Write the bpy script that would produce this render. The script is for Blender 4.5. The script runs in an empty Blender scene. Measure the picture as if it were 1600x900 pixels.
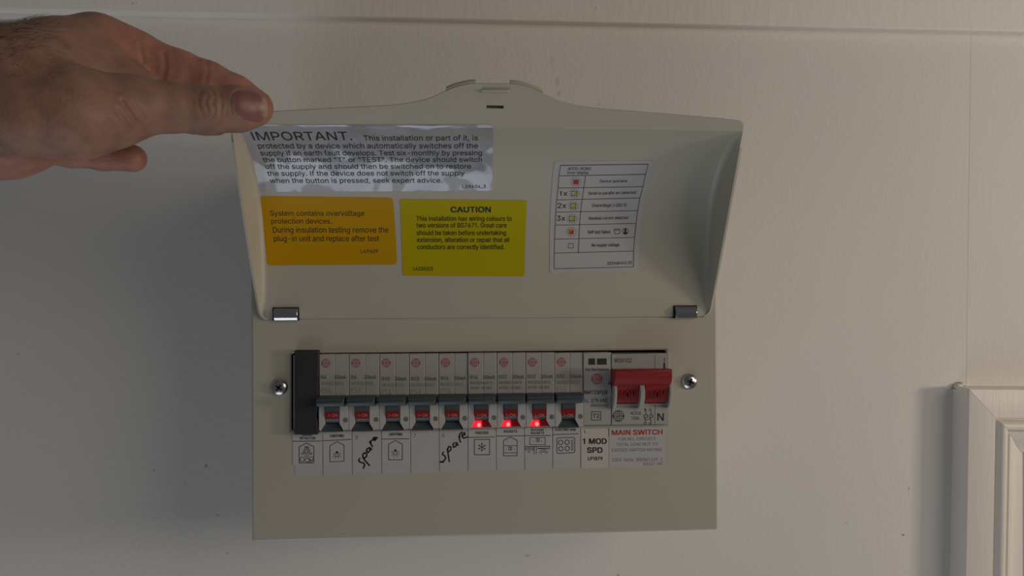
import bpy, bmesh, math, random
import numpy as np
from mathutils import Vector, Matrix
from mathutils.geometry import delaunay_2d_cdt

random.seed(7)
MM = 0.001
C = bpy.context.scene.collection

# ------------------------------------------------------------------ camera
FPX = 1160.0                                   # focal length in pixels of the 1600 x 900 frame
CAM = np.array([124.52, -451.33, 151.45])      # millimetres; origin = lower left corner of the unit's front
YAW, PITCH, ROLL = 0.0692, -0.0013, -0.003


def cam_axes():
    cy, sy, cp, sp = math.cos(YAW), math.sin(YAW), math.cos(PITCH), math.sin(PITCH)
    fwd = np.array([sy * cp, cy * cp, sp])
    right = np.array([cy, -sy, 0.0])
    up = np.cross(right, fwd)
    cr, sr = math.cos(ROLL), math.sin(ROLL)
    return cr * right + sr * up, fwd, -sr * right + cr * up


RIGHT, FWD, UP = cam_axes()
cam_data = bpy.data.cameras.new('camera')
cam_data.sensor_width = 36.0
cam_data.lens = FPX / 1600.0 * 36.0
cam_data.clip_start = 0.01
cam = bpy.data.objects.new('camera', cam_data)
C.objects.link(cam)
cam.matrix_world = Matrix([[RIGHT[i], UP[i], -FWD[i], CAM[i] * MM] for i in range(3)] + [[0, 0, 0, 1]])
bpy.context.scene.camera = cam

# ------------------------------------------------------------------ light
world = bpy.data.worlds.new('world')
bpy.context.scene.world = world
world.use_nodes = True
bg = world.node_tree.nodes['Background']
bg.inputs['Color'].default_value = (0.96, 0.98, 1.0, 1)
bg.inputs['Strength'].default_value = 0.07


def area_light(name, loc, target, size_x, size_y, power, color):
    d = bpy.data.lights.new(name, 'AREA')
    d.shape = 'RECTANGLE'
    d.size, d.size_y = size_x, size_y
    d.energy = power
    d.color = color
    o = bpy.data.objects.new(name, d)
    C.objects.link(o)
    o.location = loc
    o.rotation_euler = (Vector(target) - Vector(loc)).to_track_quat('-Z', 'Y').to_euler()
    return o


area_light('warm_side_lamp', (1.36, -0.42, 0.13), (0.25, 0.05, 0.13), 0.16, 0.14, 3.7, (1.0, 0.83, 0.67))
area_light('warm_doorway', (1.28, -1.02, 0.48), (0.3, 0.1, 0.15), 0.8, 0.8, 4.5, (1.0, 0.87, 0.74))
area_light('cool_window', (-0.25, -0.42, -1.12), (-0.05, -0.3, 0.2), 1.1, 0.95, 4.5, (0.84, 0.92, 1.0))

vs = bpy.context.scene.view_settings
vs.view_transform = 'Standard'
vs.look = 'None'
vs.gamma = 1.0
vs.use_curve_mapping = False
vs.exposure = 0.0

# ------------------------------------------------------------------ placing helpers (millimetres)


def ray(px, py):
    return FWD + RIGHT * (px - 800) / FPX - UP * (py - 450) / FPX


def at(px, py, y):
    d = ray(px, py)
    return CAM + d * ((y - CAM[1]) / d[1])


def px_mm(y):                                   # millimetres per pixel on the plane y
    return (y - CAM[1]) / FPX


class Flat:                                     # a surface facing the room at depth y
    def __init__(self, y):
        self.y = y

    def inv(self, px, py):
        p = at(px, py, self.y)
        return np.array([p[0], p[2]])

    def pos(self, a, b, off):
        return (a, self.y - off, b)


# lid profile: depth as a function of height, concave towards the room
PZ = np.array([133.0, 150, 165, 180, 193, 206, 219, 230, 236])
PY = np.array([-1.5, -2.6, -3.2, -4.8, -8.2, -14.6, -25.6, -42, -57])


def pchip(xs, ys):
    h = np.diff(xs)
    dl = np.diff(ys) / h
    m = np.zeros(len(xs))
    m[0], m[-1] = dl[0], dl[-1] * 1.1
    for i in range(1, len(xs) - 1):
        w1, w2 = 2 * h[i] + h[i - 1], h[i] + 2 * h[i - 1]
        m[i] = 0 if dl[i - 1] * dl[i] <= 0 else (w1 + w2) / (w1 / dl[i - 1] + w2 / dl[i])
    return m


PM = pchip(PZ, PY)
STRIP = -0.563


def lid_y(z):
    if z >= 236:
        return -57 + STRIP * (z - 236)
    z = max(z, 133.0)
    i = min(int(np.searchsorted(PZ, z, 'right') - 1), len(PZ) - 2)
    h = PZ[i + 1] - PZ[i]
    t = (z - PZ[i]) / h
    return ((2 * t**3 - 3 * t**2 + 1) * PY[i] + (t**3 - 2 * t**2 + t) * h * PM[i]
            + (-2 * t**3 + 3 * t**2) * PY[i + 1] + (t**3 - t**2) * h * PM[i + 1])


def lid_n(z):                                   # unit normal (y, z) towards the room
    if z >= 236:
        s = STRIP
    else:
        e = 0.3
        s = (lid_y(min(z + e, 235.999)) - lid_y(max(z - e, 133.0))) / (min(z + e, 235.999) - max(z - e, 133.0))
    k = math.hypot(1, s)
    return -1 / k, s / k


class LidSurface:
    def inv(self, px, py):
        d = ray(px, py)
        lo, hi = 330.0, 470.0
        for _ in range(50):
            t = 0.5 * (lo + hi)
            p = CAM + d * t
            if p[1] < lid_y(p[2]):
                lo = t
            else:
                hi = t
        p = CAM + d * lo
        return np.array([p[0], p[2]])

    def pos(self, a, b, off):
        n = lid_n(b)
        return (a, lid_y(b) + off * n[0], b + off * n[1])


LID = LidSurface()


class MB:                                       # collects polygons for ONE mesh object
    def __init__(self):
        self.v, self.f = [], []

    def add(self, verts, faces):
        k = len(self.v)
        self.v += [tuple(float(c) for c in p) for p in verts]
        self.f += [tuple(i + k for i in f) for f in faces]

    def box(self, x0, x1, y0, y1, z0, z1):
        self.add([(x0, y0, z0), (x1, y0, z0), (x1, y1, z0), (x0, y1, z0), (x0, y0, z1), (x1, y0, z1), (x1, y1, z1), (x0, y1, z1)],
                 [(0, 3, 2, 1), (4, 5, 6, 7), (0, 1, 5, 4), (1, 2, 6, 5), (2, 3, 7, 6), (3, 0, 4, 7)])

    def prism_x(self, prof, x0, x1):            # profile of (y, z), counter-clockwise seen from +x
        n = len(prof)
        self.add([(x0, y, z) for y, z in prof] + [(x1, y, z) for y, z in prof],
                 [tuple(range(n))[::-1], tuple(range(n, 2 * n))] + [(i, (i + 1) % n, n + (i + 1) % n, n + i) for i in range(n)])

    def prism_y(self, outline, y0, y1):         # outline of (x, z); y0 nearer to the room
        n = len(outline)
        self.add([(x, y0, z) for x, z in outline] + [(x, y1, z) for x, z in outline],
                 [tuple(range(n)), tuple(range(n, 2 * n))[::-1]] + [(i, n + i, n + (i + 1) % n, (i + 1) % n) for i in range(n)])

    def disc_y(self, x, z, y0, y1, r, n=20):
        self.prism_y([(x + r * math.cos(2 * math.pi * i / n), z + r * math.sin(2 * math.pi * i / n)) for i in range(n)], y0, y1)

    def build(self, name, m, parent=None, smooth=False, bevel=0.0, fix=True, segs=2):
        me = bpy.data.meshes.new(name)
        me.from_pydata([(x * MM, y * MM, z * MM) for x, y, z in self.v], [], self.f)
        if fix:
            bm = bmesh.new()
            bm.from_mesh(me)
            bmesh.ops.recalc_face_normals(bm, faces=bm.faces)
            bm.to_mesh(me)
            bm.free()
        me.materials.append(m)
        o = bpy.data.objects.new(name, me)
        C.objects.link(o)
        if parent is not None:
            o.parent = parent
            o.matrix_parent_inverse = parent_world(parent).inverted()
        if smooth:
            for p in me.polygons:
                p.use_smooth = True
        if bevel:
            b = o.modifiers.new('bevel', 'BEVEL')
            b.width = bevel * MM
            b.segments = segs
            b.limit_method = 'ANGLE'
            b.angle_limit = math.radians(35)
            for p in me.polygons:
                p.use_smooth = True
            me.set_sharp_from_angle(angle=math.radians(40)) if hasattr(me, 'set_sharp_from_angle') else None
        return o


def parent_world(o):
    m = Matrix.LocRotScale(o.location, o.rotation_euler, o.scale)
    if o.parent is not None:
        m = parent_world(o.parent) @ o.matrix_parent_inverse @ m
    return m


def thing(name, label, cat, loc=(0, 0, 0), group=None):
    o = bpy.data.objects.new(name, None)
    C.objects.link(o)
    o.empty_display_size = 0.01
    o.location = [c * MM for c in loc]
    o['label'], o['category'] = label, cat
    if group:
        o['group'] = group
    return o


def struct(o):
    o['kind'] = 'structure'
    return o


# ------------------------------------------------------------------ materials


def mat(name, color, rough=0.5, metal=0.0, var=0.04, var_scale=40, bump=0.0, bump_scale=300, stretch=(1, 1, 1),
        emit=None, emit_s=0.0, coat=0.0, sss=0.0, attr=None, spec=0.5, bump_dist=0.001, bump_detail=3):
    m = bpy.data.materials.new(name)
    m.use_nodes = True
    nt = m.node_tree
    b = nt.nodes['Principled BSDF']
    b.inputs['Roughness'].default_value = rough
    b.inputs['Metallic'].default_value = metal
    b.inputs['Specular IOR Level'].default_value = spec
    b.inputs['Coat Weight'].default_value = coat
    b.inputs['Coat Roughness'].default_value = 0.08
    tc = nt.nodes.new('ShaderNodeTexCoord')
    mp = nt.nodes.new('ShaderNodeMapping')
    mp.inputs['Scale'].default_value = stretch
    nt.links.new(tc.outputs['Object'], mp.inputs['Vector'])
    nz = nt.nodes.new('ShaderNodeTexNoise')
    nz.inputs['Scale'].default_value = var_scale
    nz.inputs['Detail'].default_value = 4
    nt.links.new(mp.outputs['Vector'], nz.inputs['Vector'])
    mx = nt.nodes.new('ShaderNodeMix')
    mx.data_type = 'RGBA'
    mx.blend_type = 'MULTIPLY'
    mx.inputs['Factor'].default_value = 1.0
    rp = nt.nodes.new('ShaderNodeValToRGB')
    rp.color_ramp.elements[0].position = 0.3
    rp.color_ramp.elements[1].position = 0.7
    rp.color_ramp.elements[0].color = (1 - var, 1 - var, 1 - var, 1)
    rp.color_ramp.elements[1].color = (1, 1, 1, 1)
    nt.links.new(nz.outputs['Fac'], rp.inputs['Fac'])
    if attr:
        at_ = nt.nodes.new('ShaderNodeAttribute')
        at_.attribute_name = attr
        nt.links.new(at_.outputs['Color'], mx.inputs['A'])
    else:
        mx.inputs['A'].default_value = (*color, 1)
    nt.links.new(rp.outputs['Color'], mx.inputs['B'])
    nt.links.new(mx.outputs['Result'], b.inputs['Base Color'])
    if bump:
        n2 = nt.nodes.new('ShaderNodeTexNoise')
        n2.inputs['Scale'].default_value = bump_scale
        n2.inputs['Detail'].default_value = bump_detail
        nt.links.new(mp.outputs['Vector'], n2.inputs['Vector'])
        bp = nt.nodes.new('ShaderNodeBump')
        bp.inputs['Strength'].default_value = bump
        bp.inputs['Distance'].default_value = bump_dist
        nt.links.new(n2.outputs['Fac'], bp.inputs['Height'])
        nt.links.new(bp.outputs['Normal'], b.inputs['Normal'])
    if emit:
        b.inputs['Emission Color'].default_value = (*emit, 1)
        b.inputs['Emission Strength'].default_value = emit_s
    if sss:
        b.inputs['Subsurface Weight'].default_value = sss
        b.inputs['Subsurface Radius'].default_value = (1.0, 0.35, 0.2)
        b.inputs['Subsurface Scale'].default_value = 0.003
    return m


M = dict(
    wall=mat('wall_paint', (0.74, 0.72, 0.69), 0.75, var=0.03, var_scale=12, bump=0.22, bump_scale=330, stretch=(1, 1, 0.7), bump_dist=0.001, spec=0.3),
    boxing=mat('boxing_paint', (0.78, 0.75, 0.71), 0.7, var=0.03, var_scale=10, bump=0.28, bump_scale=220, stretch=(1, 1, 0.3), bump_dist=0.001, spec=0.3),
    gloss=mat('trim_gloss_paint', (0.80, 0.76, 0.71), 0.38, var=0.03, var_scale=30, bump=0.15, bump_scale=500, stretch=(1, 1, 0.06)),
    cream=mat('cream_powder_coat', (0.47, 0.445, 0.37), 0.48, var=0.02, var_scale=25, bump=0.06, bump_scale=1500, bump_dist=0.0004),
    inside=mat('recess_shade_black', (0.01, 0.01, 0.011), 0.8),  # near black, painted in for the shade inside gaps and recesses
    chrome=mat('chrome', (0.62, 0.60, 0.60), 0.14, 1.0, var=0.1),
    steel=mat('zinc_steel', (0.60, 0.60, 0.62), 0.24, 1.0, var=0.15, var_scale=300),
    module=mat('grey_plastic', (0.38, 0.37, 0.355), 0.5, var=0.02),
    module_white=mat('pale_grey_plastic', (0.46, 0.45, 0.44), 0.45, var=0.02),
    toggle=mat('slate_plastic', (0.055, 0.075, 0.085), 0.42, var=0.08),
    toggle_red=mat('red_toggle_plastic', (0.27, 0.016, 0.018), 0.45, var=0.06),
    band=mat('red_band_print', (0.22, 0.01, 0.01), 0.6, spec=0.2),
    black=mat('black_tape', (0.024, 0.022, 0.028), 0.6, var=0.1, bump=0.1, bump_scale=900),
    rivet=mat('grey_rivet', (0.16, 0.155, 0.15), 0.5, var=0.1),
    paper=mat('white_paper', (0.47, 0.46, 0.455), 0.6, var=0.015),
    sticker=mat('sticker_paper', (0.50, 0.48, 0.47), 0.5, var=0.015),
    film=mat('clear_film_label', (0.36, 0.375, 0.43), 0.13, var=0.03, bump=1.0, bump_scale=48, bump_dist=0.0055, bump_detail=0.6, spec=1.0, coat=0.8),
    amber=mat('amber_vinyl', (0.54, 0.285, 0.0), 0.5, var=0.03, spec=0.2),
    yellow=mat('yellow_vinyl', (0.45, 0.385, 0.0), 0.5, var=0.03, spec=0.2),
    ink=mat('black_ink', (0.012, 0.012, 0.014), 0.6),
    ink_grey=mat('faded_grey_ink', (0.16, 0.157, 0.155), 0.6),
    ink_faint=mat('faint_grey_ink', (0.25, 0.245, 0.24), 0.6),
    ink_red=mat('red_ink', (0.40, 0.022, 0.018), 0.6),
    ink_white=mat('pale_print', (0.55, 0.25, 0.23), 0.6),
    ink_yellow=mat('yellow_ink', (0.46, 0.36, 0.0), 0.6),
    ink_orange=mat('orange_ink', (0.50, 0.16, 0.0), 0.6),
    marker=mat('marker_ink', (0.008, 0.008, 0.010), 0.35),
    lens=mat('red_lens_dim', (0.16, 0.004, 0.008), 0.3, emit=(1.0, 0.012, 0.03), emit_s=0.05),
    lens_hot=mat('red_lens_lit', (0.4, 0.005, 0.01), 0.3, emit=(1.0, 0.015, 0.04), emit_s=0.85),
    led=mat('led_glow', (0.6, 0.1, 0.1), 0.3, emit=(1.0, 0.10, 0.09), emit_s=3.0),
    glass_dark=mat('status_window', (0.04, 0.045, 0.035), 0.25),
    skin=mat('skin', (1, 1, 1), 0.52, var=0.28, var_scale=130, bump=0.35, bump_scale=750, bump_dist=0.0006, sss=0.10, attr='Col', spec=0.35),
    nail=mat('nail', (1, 1, 1), 0.42, var=0.10, var_scale=200, attr='Col'),
    hair=mat('dark_hair', (0.02, 0.014, 0.01), 0.6),
    strap=mat('black_strap', (0.012, 0.011, 0.013), 0.6),
    caulk=mat('caulk', (0.72, 0.68, 0.63), 0.5, bump=0.3, bump_scale=300),
)

# ------------------------------------------------------------------ print: text and strokes that follow a surface
# letter shapes of a plain sans serif: advance, then the corner points of each outline, capitals 200 units tall
OUTLINES = {
    '"': (126, [31, 125, 28, 200, 53, 200, 50, 125], [76, 125, 73, 200, 98, 200, 96, 125]),
    '(': (107, [35, 81, 36, 104, 40, 127, 45, 151, 52, 173, 60, 194, 69, 212, 93, 212, 83, 191, 75, 168, 68, 146, 63, 123, 60, 102, 59, 81, 60, 63, 63, 45, 68, 26, 74, 6,
      82, -15, 93, -38, 69, -38, 55, -8, 44, 21, 37, 52]),
    ')': (107, [15, -38, 25, -14, 34, 7, 40, 27, 44, 46, 47, 64, 48, 81, 47, 102, 44, 123, 39, 146, 32, 168, 24, 191, 15, 212, 38, 212, 47, 194, 56, 173, 63, 151, 68, 127,
      71, 104, 72, 81, 70, 51, 63, 21, 53, -9, 38, -38]),
    ',': (74, [15, -47, 27, 28, 54, 28, 33, -47]),
    '-': (178, [132, 96, 132, 74, 45, 74, 45, 96]),
    '.': (74, [37, -2, 31, 0, 25, 3, 21, 9, 19, 16, 21, 23, 25, 29, 31, 33, 37, 34, 44, 33, 50, 29, 54, 23, 55, 16, 54, 9, 50, 3, 44, 0]),
    '/': (98, [92, 209, 28, -30, 6, -30, 70, 209]),
    '0': (178, [89, -3, 68, 0, 51, 9, 37, 24, 27, 45, 21, 70, 19, 100, 21, 130, 27, 155, 37, 176, 51, 190, 69, 200, 89, 203, 110, 200, 127, 190, 141, 176, 151, 155, 157,
      130, 159, 100, 157, 70, 151, 45, 141, 24, 127, 9, 110, 0], [89, 19, 103, 22, 114, 29, 123, 41, 130, 57, 134, 76, 135, 100, 134, 124, 130, 143, 123, 159, 114, 171,
      103, 178, 89, 181, 75, 178, 64, 171, 55, 159, 48, 143, 44, 124, 43, 100, 44, 76, 48, 57, 55, 41, 64, 29, 75, 22]),
    '1': (145, [66, 0, 66, 152, 28, 152, 28, 170, 50, 175, 64, 184, 71, 200, 91, 200, 91, 0]),
    '2': (178, [25, 0, 25, 19, 92, 90, 103, 101, 111, 111, 117, 120, 122, 128, 125, 137, 126, 146, 125, 156, 121, 165, 115, 171, 107, 177, 98, 180, 88, 181, 77, 179, 68,
      176, 60, 170, 55, 163, 51, 153, 50, 142, 26, 142, 28, 159, 34, 174, 44, 186, 56, 195, 71, 201, 88, 203, 105, 201, 120, 195, 133, 186, 142, 175, 148, 162, 150, 146,
      149, 135, 146, 125, 140, 114, 132, 102, 120, 87, 105, 71, 60, 24, 60, 22, 153, 22, 153, 0]),
    '3': (178, [86, -3, 68, -1, 52, 4, 38, 12, 28, 23, 20, 36, 17, 52, 43, 52, 45, 42, 50, 34, 56, 28, 65, 23, 75, 21, 86, 20, 98, 21, 108, 24, 117, 29, 124, 37, 128, 46,
      129, 57, 128, 67, 124, 77, 118, 85, 108, 92, 95, 96, 79, 97, 62, 97, 62, 118, 113, 176, 113, 178, 27, 178, 27, 200, 146, 200, 146, 181, 83, 109, 83, 114, 104, 113,
      121, 108, 135, 100, 146, 87, 152, 73, 154, 57, 152, 40, 146, 26, 135, 14, 121, 5, 105, -1]),
    '4': (178, [16, 41, 16, 62, 97, 200, 122, 200, 43, 65, 43, 64, 162, 64, 162, 41], [111, 0, 111, 125, 135, 125, 135, 0]),
    '5': (178, [87, -3, 70, -1, 55, 4, 42, 13, 33, 24, 26, 37, 23, 51, 48, 51, 50, 43, 54, 35, 60, 29, 68, 24, 77, 21, 87, 20, 98, 21, 109, 25, 117, 32, 123, 41, 128, 52,
      129, 64, 127, 76, 123, 87, 117, 96, 108, 103, 98, 107, 86, 109, 76, 108, 66, 106, 57, 102, 50, 97, 26, 99, 38, 200, 144, 200, 144, 178, 59, 178, 53, 119, 54, 119,
      61, 124, 70, 128, 80, 130, 90, 131, 103, 130, 116, 126, 126, 120, 136, 112, 143, 102, 149, 91, 153, 78, 154, 64, 152, 46, 145, 30, 135, 16, 121, 6, 105, -1]),
    '6': (178, [89, -3, 71, -1, 56, 6, 43, 16, 33, 29, 27, 45, 25, 64, 27, 78, 31, 94, 40, 112, 54, 134, 99, 200, 127, 200, 59, 103, 57, 103, 60, 108, 65, 113, 70, 117,
      77, 121, 84, 123, 92, 123, 109, 122, 124, 116, 136, 107, 145, 94, 151, 79, 153, 62, 151, 44, 145, 29, 135, 16, 122, 6, 106, -1], [89, 19, 100, 20, 110, 25, 117, 31,
      124, 40, 127, 50, 129, 62, 127, 74, 124, 84, 117, 92, 110, 99, 100, 103, 89, 104, 78, 103, 68, 99, 60, 93, 54, 84, 50, 74, 49, 62, 50, 50, 54, 40, 60, 31, 68, 25,
      78, 20]),
    '7': (178, [38, 0, 127, 176, 127, 178, 24, 178, 24, 200, 154, 200, 154, 176, 65, 0]),
    '8': (178, [89, -3, 70, -1, 53, 4, 40, 13, 29, 24, 23, 38, 20, 53, 22, 65, 26, 77, 32, 87, 40, 95, 49, 101, 60, 104, 60, 105, 47, 111, 36, 121, 30, 134, 28, 150, 30,
      164, 36, 177, 45, 188, 57, 196, 72, 201, 89, 203, 106, 201, 120, 196, 133, 188, 142, 177, 148, 164, 150, 150, 148, 134, 141, 121, 131, 111, 118, 105, 118, 104, 129,
      101, 138, 95, 146, 87, 152, 77, 156, 65, 158, 53, 155, 38, 149, 24, 138, 13, 125, 4, 108, -1], [89, 19, 101, 20, 112, 24, 121, 29, 127, 36, 131, 45, 132, 54, 131,
      65, 127, 74, 120, 82, 111, 88, 101, 91, 89, 92, 77, 91, 67, 88, 58, 82, 51, 74, 47, 65, 45, 54, 47, 45, 51, 36, 57, 29, 66, 24, 76, 20], [89, 114, 99, 115, 108, 118,
      115, 123, 121, 130, 124, 138, 126, 148, 124, 157, 121, 165, 115, 172, 108, 177, 99, 180, 89, 181, 79, 180, 70, 177, 62, 172, 57, 165, 53, 157, 52, 148, 53, 138, 57,
      130, 62, 123, 70, 118, 79, 115]),
    '9': (178, [89, 203, 106, 201, 122, 194, 135, 184, 145, 171, 151, 155, 153, 136, 151, 122, 147, 106, 138, 88, 124, 66, 79, 0, 51, 0, 119, 97, 121, 97, 118, 92, 113,
      87, 101, 79, 94, 77, 86, 77, 69, 78, 54, 84, 42, 93, 33, 106, 27, 121, 25, 138, 27, 156, 33, 172, 43, 184, 56, 194, 71, 201], [89, 181, 78, 180, 68, 175, 60, 169,
      54, 160, 51, 150, 49, 138, 51, 126, 54, 116, 60, 108, 68, 101, 78, 97, 89, 96, 100, 97, 110, 101, 118, 107, 124, 116, 127, 126, 129, 138, 127, 150, 124, 160, 118,
      169, 110, 175, 100, 180]),
    '>': (178, [152, 70, 26, 6, 26, 32, 122, 78, 121, 76, 121, 80, 122, 79, 26, 124, 26, 151, 152, 87]),
    'A': (189, [6, 0, 79, 200, 109, 200, 182, 0, 155, 0, 113, 119, 104, 146, 98, 165, 91, 188, 96, 188, 90, 165, 84, 146, 75, 119, 33, 0], [43, 56, 43, 78, 145, 78, 145,
      56]),
    'B': (179, [24, 0, 24, 200, 95, 200, 114, 198, 129, 193, 141, 185, 150, 174, 155, 161, 157, 147, 155, 135, 152, 126, 147, 118, 140, 112, 132, 108, 124, 105, 124, 103,
      133, 101, 143, 97, 151, 89, 158, 80, 163, 68, 164, 54, 163, 39, 157, 26, 148, 15, 135, 7, 118, 2, 97, 0], [49, 22, 96, 22, 116, 25, 130, 31, 137, 41, 140, 54, 138,
      63, 135, 72, 128, 80, 120, 86, 110, 89, 98, 91, 49, 91], [49, 112, 94, 112, 104, 113, 113, 116, 121, 122, 127, 128, 131, 137, 132, 146, 130, 159, 123, 169, 111, 175,
      94, 178, 49, 178]),
    'C': (201, [105, -3, 81, 0, 59, 10, 41, 25, 27, 45, 19, 70, 16, 100, 19, 129, 27, 155, 41, 175, 59, 190, 81, 200, 105, 203, 120, 202, 134, 198, 147, 193, 158, 185,
      168, 176, 176, 164, 182, 152, 186, 137, 161, 137, 158, 147, 153, 155, 147, 162, 140, 168, 133, 173, 124, 177, 115, 179, 105, 179, 88, 177, 72, 170, 59, 159, 49, 143,
      43, 123, 41, 100, 43, 76, 49, 57, 59, 41, 72, 30, 88, 23, 105, 21, 115, 21, 133, 27, 140, 32, 147, 38, 153, 45, 158, 53, 161, 63, 186, 63, 182, 49, 176, 36, 168, 24,
      158, 15, 147, 7, 134, 2, 120, -2]),
    'D': (197, [86, 0, 38, 0, 38, 22, 84, 22, 107, 25, 125, 32, 139, 43, 149, 59, 155, 78, 157, 100, 155, 123, 149, 142, 139, 157, 126, 168, 108, 175, 87, 178, 37, 178,
      37, 200, 89, 200, 116, 197, 139, 188, 157, 174, 170, 154, 179, 129, 181, 100, 179, 71, 170, 47, 157, 27, 138, 12, 114, 3], [49, 200, 49, 0, 24, 0, 24, 200]),
    'E': (165, [24, 0, 24, 200, 146, 200, 146, 178, 49, 178, 49, 112, 140, 112, 140, 90, 49, 90, 49, 22, 148, 22, 148, 0]),
    'F': (161, [24, 0, 24, 200, 145, 200, 145, 178, 49, 178, 49, 109, 136, 109, 136, 87, 49, 87, 49, 0]),
    'G': (205, [106, -3, 81, 0, 59, 10, 41, 25, 27, 45, 19, 71, 16, 100, 19, 129, 27, 155, 41, 175, 59, 190, 80, 200, 104, 203, 119, 202, 134, 198, 147, 192, 159, 184,
      168, 175, 177, 164, 183, 151, 186, 137, 160, 137, 157, 146, 152, 155, 147, 162, 140, 168, 132, 173, 124, 176, 115, 178, 104, 179, 87, 177, 72, 170, 59, 159, 49, 143,
      43, 123, 41, 100, 43, 76, 49, 57, 59, 41, 72, 30, 88, 23, 106, 21, 122, 23, 136, 28, 147, 37, 156, 48, 161, 63, 163, 80, 171, 78, 111, 78, 111, 101, 188, 101, 188,
      79, 185, 56, 177, 36, 165, 19, 148, 7, 128, 0]),
    'H': (203, [24, 0, 24, 200, 49, 200, 49, 114, 154, 114, 154, 200, 180, 200, 180, 0, 154, 0, 154, 91, 49, 91, 49, 0]),
    'I': (75, [25, 0, 25, 200, 50, 200, 50, 0]),
    'K': (183, [41, 57, 41, 85, 55, 103, 83, 135, 143, 200, 176, 200, 91, 108, 90, 109], [24, 0, 24, 200, 49, 200, 49, 0], [146, 0, 74, 102, 90, 122, 176, 0]),
    'L': (154, [24, 0, 24, 200, 49, 200, 49, 22, 142, 22, 142, 0]),
    'M': (247, [24, 0, 24, 200, 60, 200, 109, 74, 111, 69, 113, 62, 115, 56, 118, 48, 120, 41, 122, 33, 125, 26, 126, 19, 121, 19, 123, 25, 125, 32, 127, 40, 130, 48, 134,
      62, 137, 68, 139, 74, 187, 200, 223, 200, 223, 0, 198, 0, 198, 137, 199, 145, 199, 180, 202, 180, 199, 170, 193, 152, 189, 143, 187, 134, 181, 120, 179, 114, 134, 0,
      112, 0, 67, 114, 63, 126, 57, 142, 51, 160, 47, 170, 44, 180, 47, 180, 47, 155, 48, 146, 48, 0]),
    'N': (206, [24, 0, 24, 200, 54, 200, 135, 72, 138, 66, 143, 59, 147, 51, 152, 42, 158, 32, 163, 22, 159, 21, 158, 32, 158, 43, 157, 53, 157, 200, 182, 200, 182, 0,
      152, 0, 79, 114, 75, 122, 70, 130, 64, 139, 58, 150, 51, 162, 42, 178, 47, 178, 47, 164, 48, 151, 49, 139, 49, 0]),
    'O': (210, [105, -3, 81, 0, 59, 10, 41, 25, 27, 45, 19, 70, 16, 100, 19, 129, 27, 155, 41, 175, 59, 190, 81, 200, 105, 203, 129, 200, 151, 190, 169, 175, 182, 155,
      191, 129, 194, 100, 191, 70, 182, 45, 169, 25, 151, 10, 129, 0], [105, 21, 122, 23, 137, 30, 150, 41, 161, 57, 167, 76, 169, 100, 167, 124, 161, 143, 150, 159, 137,
      170, 122, 177, 105, 179, 88, 177, 72, 170, 59, 159, 49, 143, 43, 124, 41, 100, 43, 76, 49, 57, 59, 41, 72, 30, 88, 23]),
    'P': (175, [24, 0, 24, 200, 92, 200, 114, 198, 131, 192, 144, 182, 153, 169, 159, 154, 161, 137, 159, 120, 153, 104, 144, 91, 131, 81, 114, 75, 92, 73, 43, 73, 43, 95,
      91, 95, 106, 97, 117, 101, 125, 107, 131, 115, 134, 125, 135, 137, 134, 148, 131, 158, 125, 166, 117, 172, 105, 176, 91, 178, 49, 178, 49, 0]),
    'R': (177, [24, 0, 24, 200, 93, 200, 114, 198, 131, 192, 144, 183, 153, 170, 159, 155, 161, 138, 159, 121, 153, 107, 144, 95, 131, 85, 114, 80, 93, 78, 38, 78, 38,
      100, 92, 100, 106, 101, 117, 105, 125, 111, 131, 118, 135, 127, 136, 138, 135, 150, 131, 159, 125, 167, 117, 173, 106, 176, 92, 178, 49, 178, 49, 0], [139, 0, 90,
      90, 119, 90, 168, 0]),
    'S': (176, [88, -3, 68, -2, 50, 4, 36, 12, 25, 24, 18, 38, 15, 54, 41, 54, 43, 43, 49, 34, 56, 28, 65, 23, 76, 20, 88, 19, 101, 20, 112, 24, 122, 29, 130, 36, 134, 45,
      136, 55, 135, 63, 131, 70, 124, 76, 116, 80, 107, 84, 96, 87, 72, 94, 50, 102, 34, 114, 24, 128, 20, 146, 23, 162, 29, 176, 40, 187, 54, 196, 71, 201, 89, 203, 108,
      201, 124, 196, 138, 187, 148, 176, 155, 163, 158, 149, 133, 149, 128, 162, 119, 172, 105, 178, 88, 180, 76, 179, 66, 176, 57, 171, 51, 164, 47, 157, 45, 148, 47,
      138, 51, 131, 58, 125, 67, 121, 83, 115, 104, 110, 122, 104, 132, 99, 141, 93, 149, 86, 155, 78, 159, 67, 161, 54, 158, 39, 152, 25, 141, 13, 127, 4, 109, -2]),
    'T': (176, [12, 178, 12, 200, 164, 200, 164, 178, 101, 178, 101, 0, 76, 0, 76, 178]),
    'U': (203, [102, -3, 80, -1, 61, 6, 45, 17, 33, 31, 26, 49, 24, 68, 24, 200, 49, 200, 49, 70, 50, 56, 55, 44, 63, 34, 74, 27, 87, 22, 102, 20, 117, 22, 130, 27, 140,
      34, 148, 44, 153, 56, 154, 70, 154, 200, 180, 200, 180, 68, 177, 49, 170, 31, 158, 17, 143, 6, 124, -1]),
    'V': (189, [80, 0, 6, 200, 33, 200, 76, 81, 85, 54, 91, 35, 97, 12, 92, 12, 99, 35, 105, 54, 114, 81, 155, 200, 182, 200, 109, 0]),
    'W': (270, [61, 0, 6, 200, 32, 200, 64, 77, 67, 67, 73, 37, 76, 26, 77, 16, 74, 16, 76, 26, 79, 37, 83, 57, 86, 67, 88, 77, 120, 200, 149, 200, 181, 77, 187, 57, 191,
      37, 193, 26, 195, 16, 192, 16, 194, 26, 196, 37, 198, 47, 201, 57, 203, 67, 206, 77, 237, 200, 263, 200, 208, 0, 179, 0, 145, 127, 141, 140, 138, 154, 135, 169, 132,
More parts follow.
